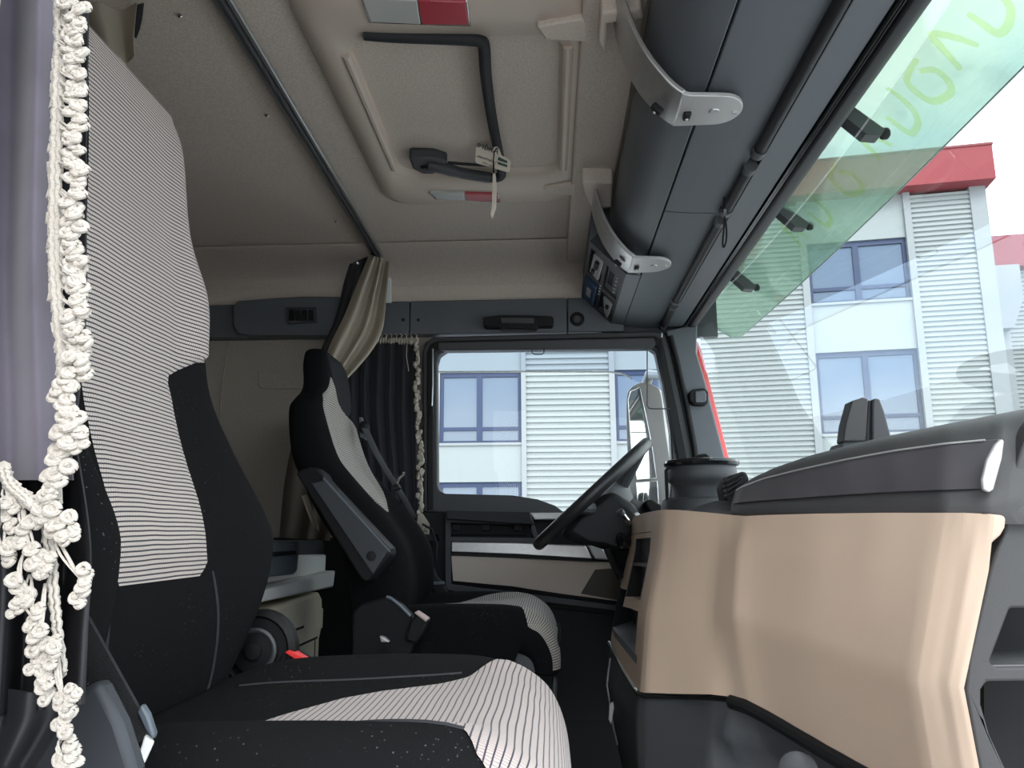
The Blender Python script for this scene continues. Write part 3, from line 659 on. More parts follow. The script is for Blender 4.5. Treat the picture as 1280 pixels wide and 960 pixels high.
# silver brackets
def bracket(Y0, Y1, label):
    t = thing('overhead_bracket', label, 'bracket', R3(.2, (Y0+Y1)/2, .8))
    w_ = Y1-Y0; yc = (Y0+Y1)/2
    # upper arm : from ceiling to the bend; wraps the flap
    pr = crom([(.128, .935, .75), (.134, .88, .95), (.150, .82, 1.0), (.172, .77, 1.0), (.205, .724, .95), (.228, .703, .92)], 5)
    rows = [[R3(x, yc-w_/2*k+0*(x), z), R3(x+.0, yc+w_/2*k, z)] for x, z, k in pr]
    rows2 = []
    for x, z, k in pr:
        rows2.append([R3(x-.000, yc+w_/2*k*q, z-.004*(1-abs(q)**3)) for q in (-1, -.85, -.4, 0, .4, .85, 1)])
    MB().shell(rows2, (.007, 0, .006)).build('arm', M_silver, t, bevel=.002)
    n = 12; pts = [R3(.228, yc-w_/2*.92, .702), R3(.240, yc-w_/2*.86, .700)]
    L0, L1 = .25, .337; hw = w_*.40
    for k in range(n+1):
        a_ = -math.pi/2+math.pi*k/n; pts.append(R3(L1-hw*.9+hw*.9*math.cos(a_), yc+hw*math.sin(a_), .699))
    pts += [R3(.240, yc+w_/2*.86, .700), R3(.228, yc+w_/2*.92, .702)]
    MB().prism(pts, (0, 0, .008)).build('end_plate', M_silpl, t, bevel=.003)
    for (x, z, nx) in ((.196, .712, Vector((-.72, 0, -.69))), (.246, .699, Vector((0, 0, -1)))):
        q = nx.to_track_quat('Z', 'Y').to_matrix()
        MB().box(R3(x, yc+.01, z), (.013, .022, .012), q).build('socket', M_black, t, bevel=.003)
        MB().lathe([(.003, 0), (.002, .002)], R3(x, yc+.014, z)+nx*.006, nx, 8).build('pin', M_silpl, t)
    MB().lathe([(.009, 0), (.008, .0015)], R3(.290, yc, .699), (0, 0, -1), 16).build('stud', M_alu, t)
    MB().box(R3(.325, yc+.004, .698), (.007, .004, .004)).build('notch', M_chrome, t)
    return t
ya, yb = pZ(840, 161, .70).y, pZ(850, 117, .70).y
bracket(min(ya, yb), max(ya, yb), 'larger silver bracket wrapping the overhead locker near the top edge')
ya, yb = pZ(790, 342, .70).y, pZ(795, 322, .70).y
bracket(min(ya, yb)-.005, max(ya, yb)+.005, 'smaller silver bracket wrapping the overhead locker beside the radio bay')
# sun blind rollers
for (y0, y1, lab) in ((.55, 1.40, 'black sunblind roller bar nearest the passenger side'), (1.47, 1.68, 'short black roller bar between the two long sunblind bars'), (1.74, 2.38, 'black sunblind roller bar in front of the driver'), (2.44, 2.68, 'short black roller end close to the driver pillar')):
    t = thing('blind_roller', lab, 'blind', R3(.405, (y0+y1)/2, .71))
    MB().tube([R3(.408, y0, .708), R3(.408, y1, .708)], .0115, 14).build('bar', M_black, t)
    MB().tube([R3(.408, y0-.012, .708), R3(.408, y0+.01, .708)], .014, 14).build('end_cap', M_dark2, t)
    MB().tube([R3(.408, y1-.01, .708), R3(.408, y1+.012, .708)], .014, 14).build('end_cap', M_dark2, t)
    for y in (y0+.03, y1-.03): MB().box(R3(.410, y, .716), (.02, .012, .016)).build('holder', M_dark2, t, bevel=.002)
# pull cords
def cord(px, pts, fer, label, Y):
    t = thing('pull_cord', label, 'cord', pY(*pts[0], Y))
    MB().tube([pY(x, y, Y) for x, y in crom(pts, 4)], .0022, 8).build('cord', M_black, t)
    MB().tube([pY(*fer[0], Y), pY(*fer[1], Y)], .0034, 8).build('ferrule', M_chrome, t)
Yc = pZ(905, 246, .716).y
cord(0, [(905, 244), (905.5, 262), (906, 272), (908, 285), (908, 300), (905, 309), (903.5, 304), (905, 285), (906, 272)], ((906, 262), (906, 271)), 'thin black pull cord with metal ferrule hanging under the overhead locker', Yc)
cord(0, [(827, 405), (827, 420), (827, 432), (829, 442), (826, 450), (826, 440), (827, 424)], ((827, 416), (827, 422)), 'short black pull cord with metal ferrule by the driver pillar', 2.66)

# ================================================================ DARK BAND FITTINGS
t = thing('grab_handle', 'black moulded grab handle on the dark band over the driver window', 'handle', pY(648, 403, 2.69))
MB().prism(PP([(604, 399), (606, 396), (625, 394), (660, 394), (690, 395), (692, 398), (692, 404), (690, 407), (672, 407), (670, 411), (628, 411), (624, 408), (606, 408), (604, 405)], 2.67), (0, .05, 0)).build('grip', M_black, t, bevel=.008)
MB().prism(PP([(625, 396), (668, 397), (668, 404), (626, 404)], 2.663), (0, .01, 0)).build('grip_pad', M_dark2, t, bevel=.004)
t = thing('tweeter', 'small round black speaker at the end of the dark band', 'speaker', pY(721, 399, 2.70))
c = pY(721.5, 399, 2.715)
MB().lathe([(.026, 0), (.025, .006), (.021, .008), (.020, .003)], c, (0, -1, 0), 26).build('rim', M_black, t)
MB().lathe([(.019, .0), (.012, .005), (.004, .004)], c, (0, -1, 0), 20).build('cone', M_dark2, t)
t = thing('berth_control_panel', 'dark rounded cover with small switch unit on the band behind the driver', 'panel', pY(355, 398, 2.69))
MB().prism(PP([(291, 382), (297, 376), (340, 372.5), (380, 370.5), (432, 371), (432, 419), (310, 419), (296, 416), (291, 408)], 2.685), (0, .04, 0)).build('cover', M_dark, t, bevel=.010)
MB().prism(PP([(357, 384), (395, 383), (396, 403), (360, 405)], 2.678), (0, .02, 0), [PP([(360, 386), (393, 385.5), (393, 401), (362, 402)], 2.678)]).build('frame', M_dark2, t, bevel=.001)
for k in range(4):
    MB().prism(PP([(361+8*k, 387), (367+8*k, 387), (367+8*k, 400), (361+8*k, 400)], 2.676), (0, .015, 0)).build('switch', M_black, t, bevel=.002)
MB().lathe([(.008, 0), (.007, .006)], pY(378, 398, 2.676), (0, -1, 0), 14).build('knob', M_void, t)
# ================================================================ CURTAINS
def folds(name, L, Rr, nrow, ncol, amp, nf, Y, m, parent, ph=0, seed=1, thick=.002):
    # L and Rr: pixel polylines (top to bottom) of left and right edges
    rows = []; uv = []
    Lc = crom(L, 8); Rc = crom(Rr, 8)
    def at(c, t): q = t*(len(c)-1); i = min(int(q), len(c)-2); f = q-i; return (lerp(c[i][0], c[i+1][0], f), lerp(c[i][1], c[i+1][1], f))
    for i in range(nrow+1):
        t = i/nrow; a, b = at(Lc, t), at(Rc, t); r = []
        for j in range(ncol+1):
            u = j/ncol; k = u*nf*2*math.pi+ph
            dy = amp*(math.sin(k+.5*math.sin(k*.5+seed)+t*.8)+.35*noise.noise(Vector((u*5, t*3, seed))))
            x, y = lerp(a[0], b[0], u), lerp(a[1], b[1], u)
            r.append(pY(x, y, Y+dy)); uv.append((u, t))
        rows.append(r)
    return MB().shell(rows, (0, thick, 0)).build(name, m, parent, ang=80)
t = thing('window_curtain', 'black side curtain with cream tassel edge behind the driver window', 'curtain', pY(485, 640, 2.68))
folds('curtain_fabric', [(430, 423), (428, 520), (440, 600), (450, 700)], [(524, 430), (523, 500), (524, 570), (527, 645)], 24, 90, .011, 6, 2.675, M_curtB, t)
b = MB()
for k in range(24):
    x = 446+k*3.3; b.blob(pY(x, 426+random.uniform(-1, 1), 2.665), .0085, 1, .5, k, (.6, .6, 1.5))
b.build('heading_tape', M_fringed, t)
for k in range(9):
    x = 470+k*6.2
    MB().tube([pY(x, 424, 2.66), pY(x+1.5, 419, 2.66), pY(x-1, 417.5, 2.66)], .0018, 6).build('hook', M_fringed, t)
b = MB(); k = 0
for y in range(428, 642, 3):
    k += 1
    xx = interp([(428, 516), (436, 521), (500, 521), (560, 525), (645, 524)], y)[0]
    b.blob(pY(xx+random.uniform(-2.5, 3), y+random.uniform(-1, 1), 2.655), random.uniform(.006, .010), 1, .7, k, (1, .8, 1.4))
o = b.build('tassel_edging', M_fringed, t); o['kind'] = 'stuff'
b = MB()
for k in range(10):
    x = 522+k*1.6; b.tube([pY(523+k*.5, 642, 2.655), pY(x, 655, 2.65), pY(x+random.uniform(-1, 2), 664+random.uniform(0, 10), 2.65)], .0022, 5)
for k in range(8): b.blob(pY(524+random.uniform(0, 12), 650+random.uniform(0, 22), 2.65), .007, 1, .6, k)
b.build('end_tassel', M_fringed, t)
MB().tube([pY(509, 428, 2.65), pY(508, 445, 2.65), pY(511, 464, 2.65)], .0015, 5).build('loose_thread', M_fringed, t)

t = thing('berth_curtain', 'sand coloured berth curtain gathered beside the driver seat headrest', 'curtain', pY(440, 500, 2.45))
folds('curtain_fabric', [(462, 318), (448, 350), (430, 395), (412, 432), (400, 470)], [(487, 328), (483, 370), (478, 412), (462, 442), (430, 478)], 30, 44, .018, 2.6, 2.48, M_curtC, t, ph=1)
folds('shaded_lower_curtain', [(372, 520), (356, 600), (349, 672)], [(440, 520), (430, 600), (412, 676)], 20, 40, .012, 2.4, 2.62, mat('shaded_sand_drape', (.12, .10, .08), .95), t, ph=2)  # lower part of the sand curtain, its shade put into a dark brown colour
folds('drape_edge', [(377, 620), (384, 640), (392, 660)], [(383, 618), (391, 640), (399, 664)], 8, 6, .003, .5, 2.55, M_curtC, t)
folds('dark_lining', [(437, 330), (430, 352), (418, 400), (400, 440), (395, 470)], [(460, 320), (455, 350), (440, 400), (425, 440), (420, 470)], 20, 24, .014, 1.5, 2.56, M_curtB, t)
MB().blob(pY(447, 329, 2.5), .006, 1).build('stud', M_chrome, t)
MB().tube([pZ(466, 319, ZC-.03), pY(468, 324, 2.48)], .008, 8).build('runner', M_dark2, t)
struct(MB().prism(PP([(480, 335), (488, 330), (489, 378), (480, 378)], 2.69), (0, .01, 0)).build('trim_11', M_white, bevel=.002))
t = thing('berth_curtain', 'sand coloured curtain end with dark hem at the top behind the passenger seat', 'curtain', pY(140, 20, 1.25))
folds('curtain_fabric', [(60, -60), (75, 0), (110, 60), (125, 110)], [(176, -60), (171, 0), (167, 45), (168, 70)], 12, 30, .012, 1.6, 1.27, M_curtC, t)
folds('dark_hem', [(171, -60), (172, 0), (167, 25), (166, 44)], [(184, -60), (180, 0), (176, 30), (170, 48)], 8, 6, .002, .5, 1.265, M_curtB, t)
# ================================================================ SEATS
def sm(t): t = max(0, min(1, t)); return t*t*(3-2*t)
def seat(yc, lev, clev, back_panel, cush_panel, kb, kc, vel, label, tilt_near=1):
    t = thing('truck_seat', label, 'seat', R3(-.25, yc, -H))
    lv = crom(lev, 4)
    def L(z):
        return interp(lv, z)
    def front(u, z):                        # point on the front surface
        z_, (w, xc, b, th) = z, L(z)
        au = abs(u); bo = b*sm((au-.50)/.32)
        x = xc+bo
        if au > .82:
            e = (au-.82)/.18; x -= min(th*.48, .06)*(1-math.sqrt(max(0, 1-min(1, e)**2)))
        return Vector((x, yc+w*(math.sin(u*1.25)/math.sin(1.25) if False else u), z+H))
    zs = sorted({round(l[0], 4) for l in lv}); us = [-1, -.985, -.95, -.9]+[-.84+.06*k for k in range(29)]+[.9, .95, .985, 1]
    rings = []
    for z in zs:
        w, xc, b, th = L(z); fr = [front(u, z) for u in us]
        bk = []
        for u in reversed(us[1:-1]):
            x = xc-th
            au = abs(u)
            if au > .8: x += min(th*.48, .06)*(1-math.sqrt(max(0, 1-((au-.8)/.2)**2)))
            bk.append(Vector((x, yc+w*u, z+H)))
        rings.append(fr+bk)
    ztop = zs[-1]; w, xc, b, th = L(ztop)
    for k in (.3, .6, .85, 1.0):            # domed top
        s_ = math.sqrt(max(0, 1-k*k)); dz = .014*k; cx = xc-th/2; 
        rings.append([Vector((cx+(p.x-cx)*(s_*.8+.2 if k < 1 else .15), yc+(p.y-yc)*(1-.10*k-(.5 if k == 1 else 0)), p.z+dz)) for p in rings[len(zs)-1]])
    MB().ringloop(rings).build('backrest', vel, t, ang=60, sub=1)
    # cloth insert lying on the front surface
    rows = []; uv = []; n = 60; v = 0
    z0, z1 = back_panel[0][0], back_panel[-1][0]; prev = None; nc = 40
    bp = back_panel
    for i in range(n+1):
        z = lerp(z0, z1, i/n); uL, uR = interp(bp, z)
        w = L(z)[0]; c = front(0, z); v += (c-prev).length if prev else 0; prev = c; r = []
        for j in range(nc+1):
            u = lerp(uL, uR, j/nc); p = front(u, z); e = .02
            du = front(min(1, u+e), z)-front(max(-1, u-e), z); dz = front(u, z+.01)-front(u, z-.01)
            nrm = du.cross(dz); nrm = nrm.normalized() if nrm.length > 1e-9 else Vector((1, 0, 0)); nrm = nrm if nrm.x > 0 else -nrm
            edge = min(j/nc, 1-j/nc, i/n, 1-i/n); r.append(p+nrm*(.0008+.003*sm(edge*14))); uv.append((u*w, v))
        rows.append(r)
    MB().grid(rows, uv=uv).build('striped_insert', kb, t, ang=80, recalc=False)
    # ---- cushion: sections along the arc
    cv = crom(clev, 4)     # (s, x, z, b, w, th, nose)   nose: angle of the section normal
    def top(s_, u):
        x, z, b, w, th, a = interp(cv, s_)
        au = abs(u); bo = b*sm((au-.55)/.25); h = bo
        if au > .82: h -= min(.05, th*.4)*(1-math.sqrt(max(0, 1-((au-.82)/.18)**2)))
        n_ = Vector((math.sin(a), 0, math.cos(a)))
        return Vector((x, yc+w*u, z+H))+n_*h
    rings = []
    for s_ in sorted({q[0] for q in cv}):
        x, z, b, w, th, a = interp(cv, s_); n_ = Vector((math.sin(a), 0, math.cos(a)))
        fr = [top(s_, u) for u in us]; bk = []
        for u in reversed(us[1:-1]):
            au = abs(u); h = -th
            if au > .85: h += th*.35*(1-math.sqrt(max(0, 1-((au-.85)/.15)**2)))
            bk.append(Vector((x, yc+w*u, z+H))+n_*h)
        rings.append(fr+bk)
    MB().ringloop(rings).build('cushion', vel, t, ang=60, sub=1)
    rows = []; uv = []; n = 70; v = 0; prev = None
    for i in range(n+1):
        s_ = lerp(cush_panel[0][0], cush_panel[-1][0], i/n); uL, uR = interp(cush_panel, s_); r = []
        c = top(s_, 0); v += (c-prev).length if prev else 0; prev = c
        for j in range(nc+1):
            u = lerp(uL, uR, j/nc); p = top(s_, u); w = interp(cv, s_)[3]
            du = top(s_, min(1, u+.02))-top(s_, max(-1, u-.02)); ds = top(s_+.01, u)-top(s_-.01, u)
            nrm = du.cross(ds); nrm = nrm.normalized() if nrm.length > 1e-9 else Vector((0, 0, 1))
            if nrm.dot(Vector((.3, 0, 1))) < 0: nrm = -nrm
            edge = min(j/nc, 1-j/nc, i/n); r.append(p+nrm*(.0008+.003*sm(edge*14))); uv.append((u*w, v))
        rows.append(r)
    MB().grid(rows, uv=uv).build('striped_insert', kc, t, ang=80, recalc=False)
    return t, front, top
# levels: z, halfwidth, centre x, bolster, thickness
plev = [(-.23, .215, -.475, .010, .10), (-.186, .235, -.468, .018, .11), (-.10, .248, -.463, .045, .12), (-.027, .255, -.472, .066, .12), (.02, .255, -.481, .066, .12), (.117, .248, -.514, .044, .12), (.19, .225, -.528, .028, .11), (.25, .210, -.530, .020, .11),
        (.348, .205, -.533, .018, .11), (.441, .172, -.545, .008, .10), (.567, .160, -.555, .003, .10), (.625, .150, -.568, .0, .09)]
pclev = [(0, -.47, -.205, .0, .22, .13, 0), (.10, -.38, -.20, .025, .235, .14, 0), (.22, -.26, -.198, .030, .245, .15, 0), (.34, -.14, -.192, .024, .25, .15, 0), (.40, -.08, -.186, .012, .25, .15, .1),
         (.45, -.035, -.192, .0, .25, .13, .45), (.49, -.006, -.215, .0, .248, .11, .9), (.53, .012, -.25, .0, .243, .09, 1.2), (.57, .020, -.29, .0, .235, .07, 1.45), (.62, .018, -.335, 0, .23, .06, 1.6)]
ppanel = [(-.055, -.37, .42), (-.045, -.39, .50), (-.03, -.39, .54), (.05, -.38, .54), (.12, -.40, .52), (.19, -.47, .50), (.215, -.48, .45), (.245, -.50, .70), (.262, -.50, .985), (.45, -.62, .985), (.628, -.72, .985)]
pcp = [(.16, -.42, -.38), (.19, -.46, -.15), (.23, -.52, .18), (.27, -.58, .33), (.34, -.68, .45), (.37, -.74, .56), (.395, -.78, .72), (.415, -.92, .90), (.44, -.97, .985), (.62, -.985, .985)]
ps, pfront, ptop = seat(.95, plev, pclev, ppanel, pcp, M_knit, M_knit3, M_velour, 'near passenger seat with striped pale cloth insert and black velour bolsters')
for u0, u1 in ((.55, .66), (-.45, -.50)):
    MB().tube([pfront(lerp(u0, u1, k/14), lerp(-.05, -.215, k/14)) for k in range(15)], .0022, 6).build('seam_piping', M_rubber, ps)
MB().tube([ptop(lerp(.06, .36, k/20), lerp(.60, .62, k/20)) for k in range(21)], .0022, 6).build('seam_piping', M_rubber, ps)
MB().tube([ptop(lerp(.06, .40, k/20), lerp(-.52, -.80, k/20)) for k in range(21)], .0022, 6).build('seam_piping', M_rubber, ps)
# seat base, recliner, buckle
MB().box2(R3(-.42, .74, -.55), R3(-.03, 1.16, -.35)).build('suspension_base', M_black, ps, bevel=.02)
MB().box2(R3(-.40, .78, -H), R3(-.08, 1.12, -.54)).build('pedestal', M_black, ps, bevel=.01)
c = pY(322, 812, 1.22)
MB().lathe([(.058, -.02), (.058, .0), (.050, .008), (.046, .004), (.034, .004), (.034, .012), (.012, .014), (.012, .020), (.004, .021)], c, (0, -1, 0), 30).build('recliner_disc', M_black, ps)
MB().tube([c+Vector((.03*math.cos(a_), -.012, .03*math.sin(a_))) for a_ in [math.radians(q) for q in range(-60, 130, 15)]], .004, 6).build('recliner_cable', M_dark2, ps)
bk = thing('seat_belt_buckle', 'black seat belt buckle with red release button beside the passenger cushion', 'buckle', pY(366, 830, 1.24))
MB().prism(PP([(340, 838), (352, 816), (362, 812), (388, 828), (390, 836), (385, 842)], 1.215), (0, .03, 0)).build('body', M_black, bk, bevel=.004)
MB().prism(PP([(355, 816), (361, 812.5), (388, 828.5), (386, 832), (380, 832)], 1.211), (0, .022, 0)).build('red_button', M_red, bk, bevel=.002)
MB().prism(PP([(380, 834), (391, 833), (389, 840), (382, 842)], 1.209), (0, .03, 0)).build('tip', M_gloss, bk, bevel=.002)

# driver seat
dlev = [(-.24, .215, -.385, .01, .10), (-.17, .235, -.372, .03, .11), (-.10, .243, -.380, .042, .12), (-.03, .245, -.402, .050, .12), (.05, .243, -.455, .050, .12), (.13, .235, -.508, .028, .11), (.20, .222, -.552, .014, .10), (.31, .205, -.584, .006, .085),
        (.345, .18, -.588, .004, .075), (.37, .145, -.586, .002, .07), (.40, .130, -.584, 0, .07), (.45, .120, -.590, .0, .07), (.485, .105, -.600, 0, .06)]
dpanel = [(.06, .40, .52), (.09, .0, .60), (.12, -.40, .66), (.15, -.60, .70), (.20, -.72, .80), (.26, -.76, .86), (.31, -.80, .90), (.33, -.82, .72), (.345, -.86, .30), (.36, -.92, .0), (.40, -.80, -.50), (.415, -.74, -.62)]
dclev = [(s_, x, z+.0, b, w_, th, a_) for s_, x, z, b, w_, th, a_ in pclev]
dcp = [(.16, -.62, .50), (.30, -.66, .70), (.38, -.70, .78), (.405, -.78, .85), (.425, -.94, .94), (.44, -.985, .985), (.60, -.985, .985)]
ds, dfront, dtop = seat(2.15, dlev, dclev, dpanel, dcp, M_knit2, M_knit2, M_velour2, 'driver seat with black velour headrest, raised armrest and striped insert')
def patch(front, rows_, yc, m, name, par):
    rows = []; n = 26
    for i in range(n+1):
        z = lerp(rows_[0][0], rows_[-1][0], i/n); uL, uR = interp(rows_, z); r = []
        for j in range(25):
            u = lerp(uL, uR, j/24); p = front(u, z); edge = min(j/24, 1-j/24, i/n, 1-i/n)
            r.append(p+Vector((.0008+.003*sm(edge*10), 0, 0)))
        rows.append(r)
    return MB().grid(rows).build(name, m, par, ang=80)
patch(dfront, [(.325, .30, .42), (.345, .10, .70), (.365, -.10, .92), (.39, -.30, .96), (.42, -.58, .96), (.45, -.74, .96), (.485, -.78, .94)], 2.15, velour('charcoal_velour', (.03, .031, .034), .15), 'headrest_cover', ds)
MB().prism(PP([(500, 802), (560, 803), (640, 801), (692, 800), (693, 838), (650, 842), (500, 836)], 1.93), (0, .42, 0)).build('cushion_skirt', M_dark2, ds, bevel=.012)
MB().box2(R3(-.36, 1.95, -.55), R3(-.03, 2.35, -.34)).build('suspension_base', M_black, ds, bevel=.02)
MB().box2(R3(-.34, 1.98, -H), R3(-.08, 2.32, -.54)).build('pedestal', M_black, ds, bevel=.01)
MB().tube(PP([(697, 780), (700, 784), (699, 800), (697, 808)], 1.95), .005, 8).build('lever', M_black, ds)
MB().prism(PP([(691, 842), (697, 850), (694, 900), (688, 900)], 2.0), (0, .03, 0)).build('damper', M_dark2, ds, bevel=.004)
# side fairing with silver line + recliner cover
MB().prism(PP([(441, 765), (450, 755), (482, 746), (488, 748), (500, 757), (514, 771), (520, 800), (508, 830), (440, 830)], 1.865), (0, .05, 0)).build('side_fairing', M_black, ds, bevel=.010)
MB().tube(PP([(483, 746), (489, 748), (500, 757), (513, 770)], 1.862), .004, 8).build('silver_edge', M_clip, ds)
MB().prism(PP([(506, 800), (512, 778), (520, 768), (536, 776), (530, 790), (520, 805)], 1.85), (0, .04, 0)).build('buckle_body', M_black, ds, bevel=.005)
MB().prism(PP([(517, 766), (521, 764), (536, 774), (532, 778)], 1.845), (0, .03, 0)).build('buckle_face', mat('pale_pink_plastic', (.55, .42, .38), .4), ds, bevel=.003)
MB().prism(PP([(474, 795), (480, 797), (487, 803), (476, 803)], 1.80), (0, .02, 0)).build('pale_lever', M_silpl, ds, bevel=.003)
# armrest
ar = thing('armrest', None, 'armrest', pY(430, 650, 1.87)); 
bpy.data.objects.remove(ar)
MB().prism(PP([(370, 592), (374, 588), (387, 583), (393, 584), (402, 591), (406, 599), (487, 686), (488, 694), (464, 725), (457, 727), (451, 723)], 1.82), (0, .075, 0)).build('armrest', M_black, ds, bevel=.007)
MB().prism(PP([(388, 604), (406, 600), (485, 688), (466, 719)], 1.816), (0, .01, 0)).build('armrest_panel', M_dark2, ds, bevel=.003)
MB().tube(PP([(404, 598), (440, 638), (487, 690)], 1.818), .003, 6).build('armrest_edge', M_clip, ds)
MB().lathe([(.011, 0), (.010, .002), (.006, .003)], pY(464, 695, 1.814), (0, -1, 0), 18).build('pivot_cap', M_void, ds)
# belt guide + belt on driver seat
MB().prism(PP([(449, 521), (452, 521), (457, 545), (457, 550), (450, 546)], 2.26), (0, .02, 0)).build('belt_guide', M_clip, ds, bevel=.002)
MB().blob(pY(455, 534, 2.25), .016, 2, 0, 0, (1, .5, 1.2)).build('belt_outlet', M_black, ds)
bl = thing('seat_belt', 'black driver seat belt with metal tongue crossing the seat shoulder', 'belt', pY(490, 600, 2.2))
def ribbon(px, Y, wd, m, parent, name='webbing', thick=.0015, yv=True):
    pts = crom(px, 4); rows = []
    for q in pts:
        p = pY(q[0], q[1], q[2] if len(q) > 2 else Y); rows.append([p+Vector((-wd*.25, -wd*.43, 0)), p+Vector((wd*.25, wd*.43, 0))])
    return MB().shell(rows, (thick, 0, thick*.5)).build(name, m, parent, ang=60)
ribbon([(456, 536, 2.22), (470, 566, 2.24), (484, 590, 2.27), (495, 608, 2.30), (505, 624, 2.33), (518, 648, 2.38)], 0, .028, M_belt, bl)
MB().tube(PP([(493, 611), (497, 606), (499, 598), (504, 594), (505, 590)], 2.24), .0035, 6).build('tongue', M_chrome, bl)
MB().prism(PP([(491, 606), (497, 604), (500, 610), (494, 614)], 2.235), (0, .03, 0)).build('tongue_body', M_black, bl, bevel=.003)
bl = thing('belt_stalk', 'webbing and black buckle hanging between driver seat and door', 'belt', pY(545, 730, 2.5))
MB().prism(PP([(527, 668), (534, 690), (545, 720), (552, 728), (538, 728), (530, 700)], 2.50), (0, .03, 0)).build('webbing', M_belt, bl, bevel=.003)
MB().prism(PP([(536, 727), (553, 727), (555, 731), (538, 732)], 2.485), (0, .04, 0)).build('metal_band', M_clip, bl, bevel=.003)
MB().prism(PP([(538, 731), (554, 731), (564, 748), (548, 750)], 2.49), (0, .03, 0)).build('buckle', M_black, bl, bevel=.004)
MB().prism(PP([(529, 668), (536, 668), (538, 676), (531, 676)], 2.50), (0, .22, 0)).build('anchor', M_black, bl)
MB().tube(PP([(528, 655), (540, 662), (546, 680), (545, 700)], 2.55), .004, 6).build('cable', M_black, bl)

# ================================================================ BEHIND THE SEATS
t = thing('berth_tray', 'white plastic tray shelf between the two seat backs', 'tray', pY(390, 725, 2.6))
XT = -.70
def pt(x, y, X=XT): return pX(x, y, X)
MB().prism([pt(419.5, 713), pt(417, 734), pt(300, 759), pt(280, 752)], (-.30, 0, 0)).build('tray_lip', M_white, t, bevel=.006)
MB().prism([pt(408, 693, -.74), pt(407, 716, -.74), pt(300, 735, -.74), pt(300, 696, -.74)], (-.25, 0, 0)).build('tray_box', M_white, t, bevel=.006)
MB().prism([pt(404, 675, -.78), pt(410, 695, -.78), pt(409, 713, -.78), pt(300, 730, -.78), pt(300, 675, -.78)], (-.3, 0, 0)).build('berth_edge', M_dark2, t, bevel=.005)
t = thing('storage_clip', 'slate grey latch block standing on the white tray', 'latch', pt(360, 720, -.68))
MB().prism([pt(372, 678, -.67), pt(375, 682, -.67), pt(372, 714, -.67), pt(368, 718, -.67), pt(330, 722, -.67), pt(330, 679, -.67)], (-.03, 0, 0)).build('body', M_clip, t, bevel=.006)
MB().prism([pt(370, 688, -.665), pt(371, 693, -.665), pt(330, 697, -.665), pt(330, 691, -.665)], (-.006, 0, 0)).build('groove', M_black, t, bevel=.001)
t = thing('cool_box', 'cream plastic storage box with chamfered corner under the white tray', 'box', pt(370, 840))
A = lambda x, y, X=XT: pX(x, y, X)
zt_ = A(396, 752).z; yq = A(394, 800).y
top = [(-.70, -.02), (-.70, .0)]
y_e = A(404, 780).y; y_c = y_e-.07
prf = [(y_e, 0), (y_e-.015, .075), (y_e-.055, .10), (1.55, .08), (1.55, -.45), (y_e-.03, -.45), (y_e-.03, -.04)]
zb_ = A(404, 780).z
MB().prism([Vector((-.70, y, zb_+z)) for y, z in prf], (-.35, 0, 0)).build('box_body', M_cream, t, bevel=.010)
MB().prism([Vector((-.695, y, z)) for y, z in ((y_e-.02, zb_-.01), (y_e-.02, zb_+.05), (y_e-.055, zb_+.05), (y_e-.055, zb_-.01))], (-.02, 0, 0)).build('latch', M_cream, t, bevel=.004)
MB().box2((-.6985, 1.6, zb_-.035), (-.71, y_e-.06, zb_-.029)).build('lid_gap', M_void, t)
MB().box2((-.6985, y_e-.085, zb_-.45), (-.71, y_e-.080, zb_-.03)).build('seam', M_void, t)
MB().box2((-.6985, y_e-.35, zb_+.012), (-.71, y_e-.20, zb_+.018)).build('seam', M_void, t)

# ================================================================ STEERING
c = pY(741, 617, 2.22)
nrm = Vector((-.668, 0.0, .744)).normalized()
st = thing('steering_wheel', 'black leather steering wheel seen edge on before the driver window', 'steering wheel', c)
ax1 = Vector((0, 1, 0)); ax2 = nrm.cross(ax1).normalized()
Rw = .205
def wheel(a_, r=Rw, h=0): return c+ax1*(r*math.cos(a_))+ax2*(r*math.sin(a_))+nrm*h
b = MB(); rows = []
for i in range(56):
    a_ = 2*math.pi*i/56; rad = (wheel(a_)-c).normalized()
    rows.append([wheel(a_)+rad*(.0165*math.cos(q))+nrm*(.0175*math.sin(q)) for q in [2*math.pi*k/14 for k in range(14)]])
rows.append(rows[0]); b.grid(rows, closeu=True); b.build('rim', mat('wheel_leather', (.02, .021, .022), .38, bump=.2, bscale=700), st)
dn = -nrm
MB().lathe([(.05, .01), (.085, .02), (.09, .05), (.075, .085), (.05, .10)], c, dn, 28).build('hub', M_dark2, st, bevel=0)
for a_ in (0.35, math.pi-.35, -math.pi/2-.45, -math.pi/2+.45):
    MB().tube([wheel(a_, Rw-.005), wheel(a_, Rw*.75, -.015), wheel(a_, .07, -.035)], [.014, .016, .024], 10).build('spoke', M_dark2, st)
cl = thing('steering_column', 'black steering column shroud with stalks below the wheel', 'column', c+dn*.2)
q1 = c+dn*.08; q2 = c+dn*.26+Vector((.03, 0, -.02)); q3 = Vector((.22, 2.22, c.z-.42))
MB().tube([q1, (q1+q2)/2, q2], [.075, .095, .105], 20).build('shroud', M_black, cl, bevel=.008)
MB().tube([q2, q3], [.06, .05], 14).build('lower_shaft', M_black, cl)
MB().prism(PP([(700, 668), (722, 640), (745, 622), (764, 612), (790, 628), (802, 640), (796, 668), (786, 690), (764, 690), (740, 682), (716, 678)], 2.10), (0, .26, 0)).build('cowl', M_black, cl, bevel=.02)
MB().tube([pY(787, 655, 2.06), pY(777, 642, 2.04)], .007, 10).build('stalk', M_chrome, cl)
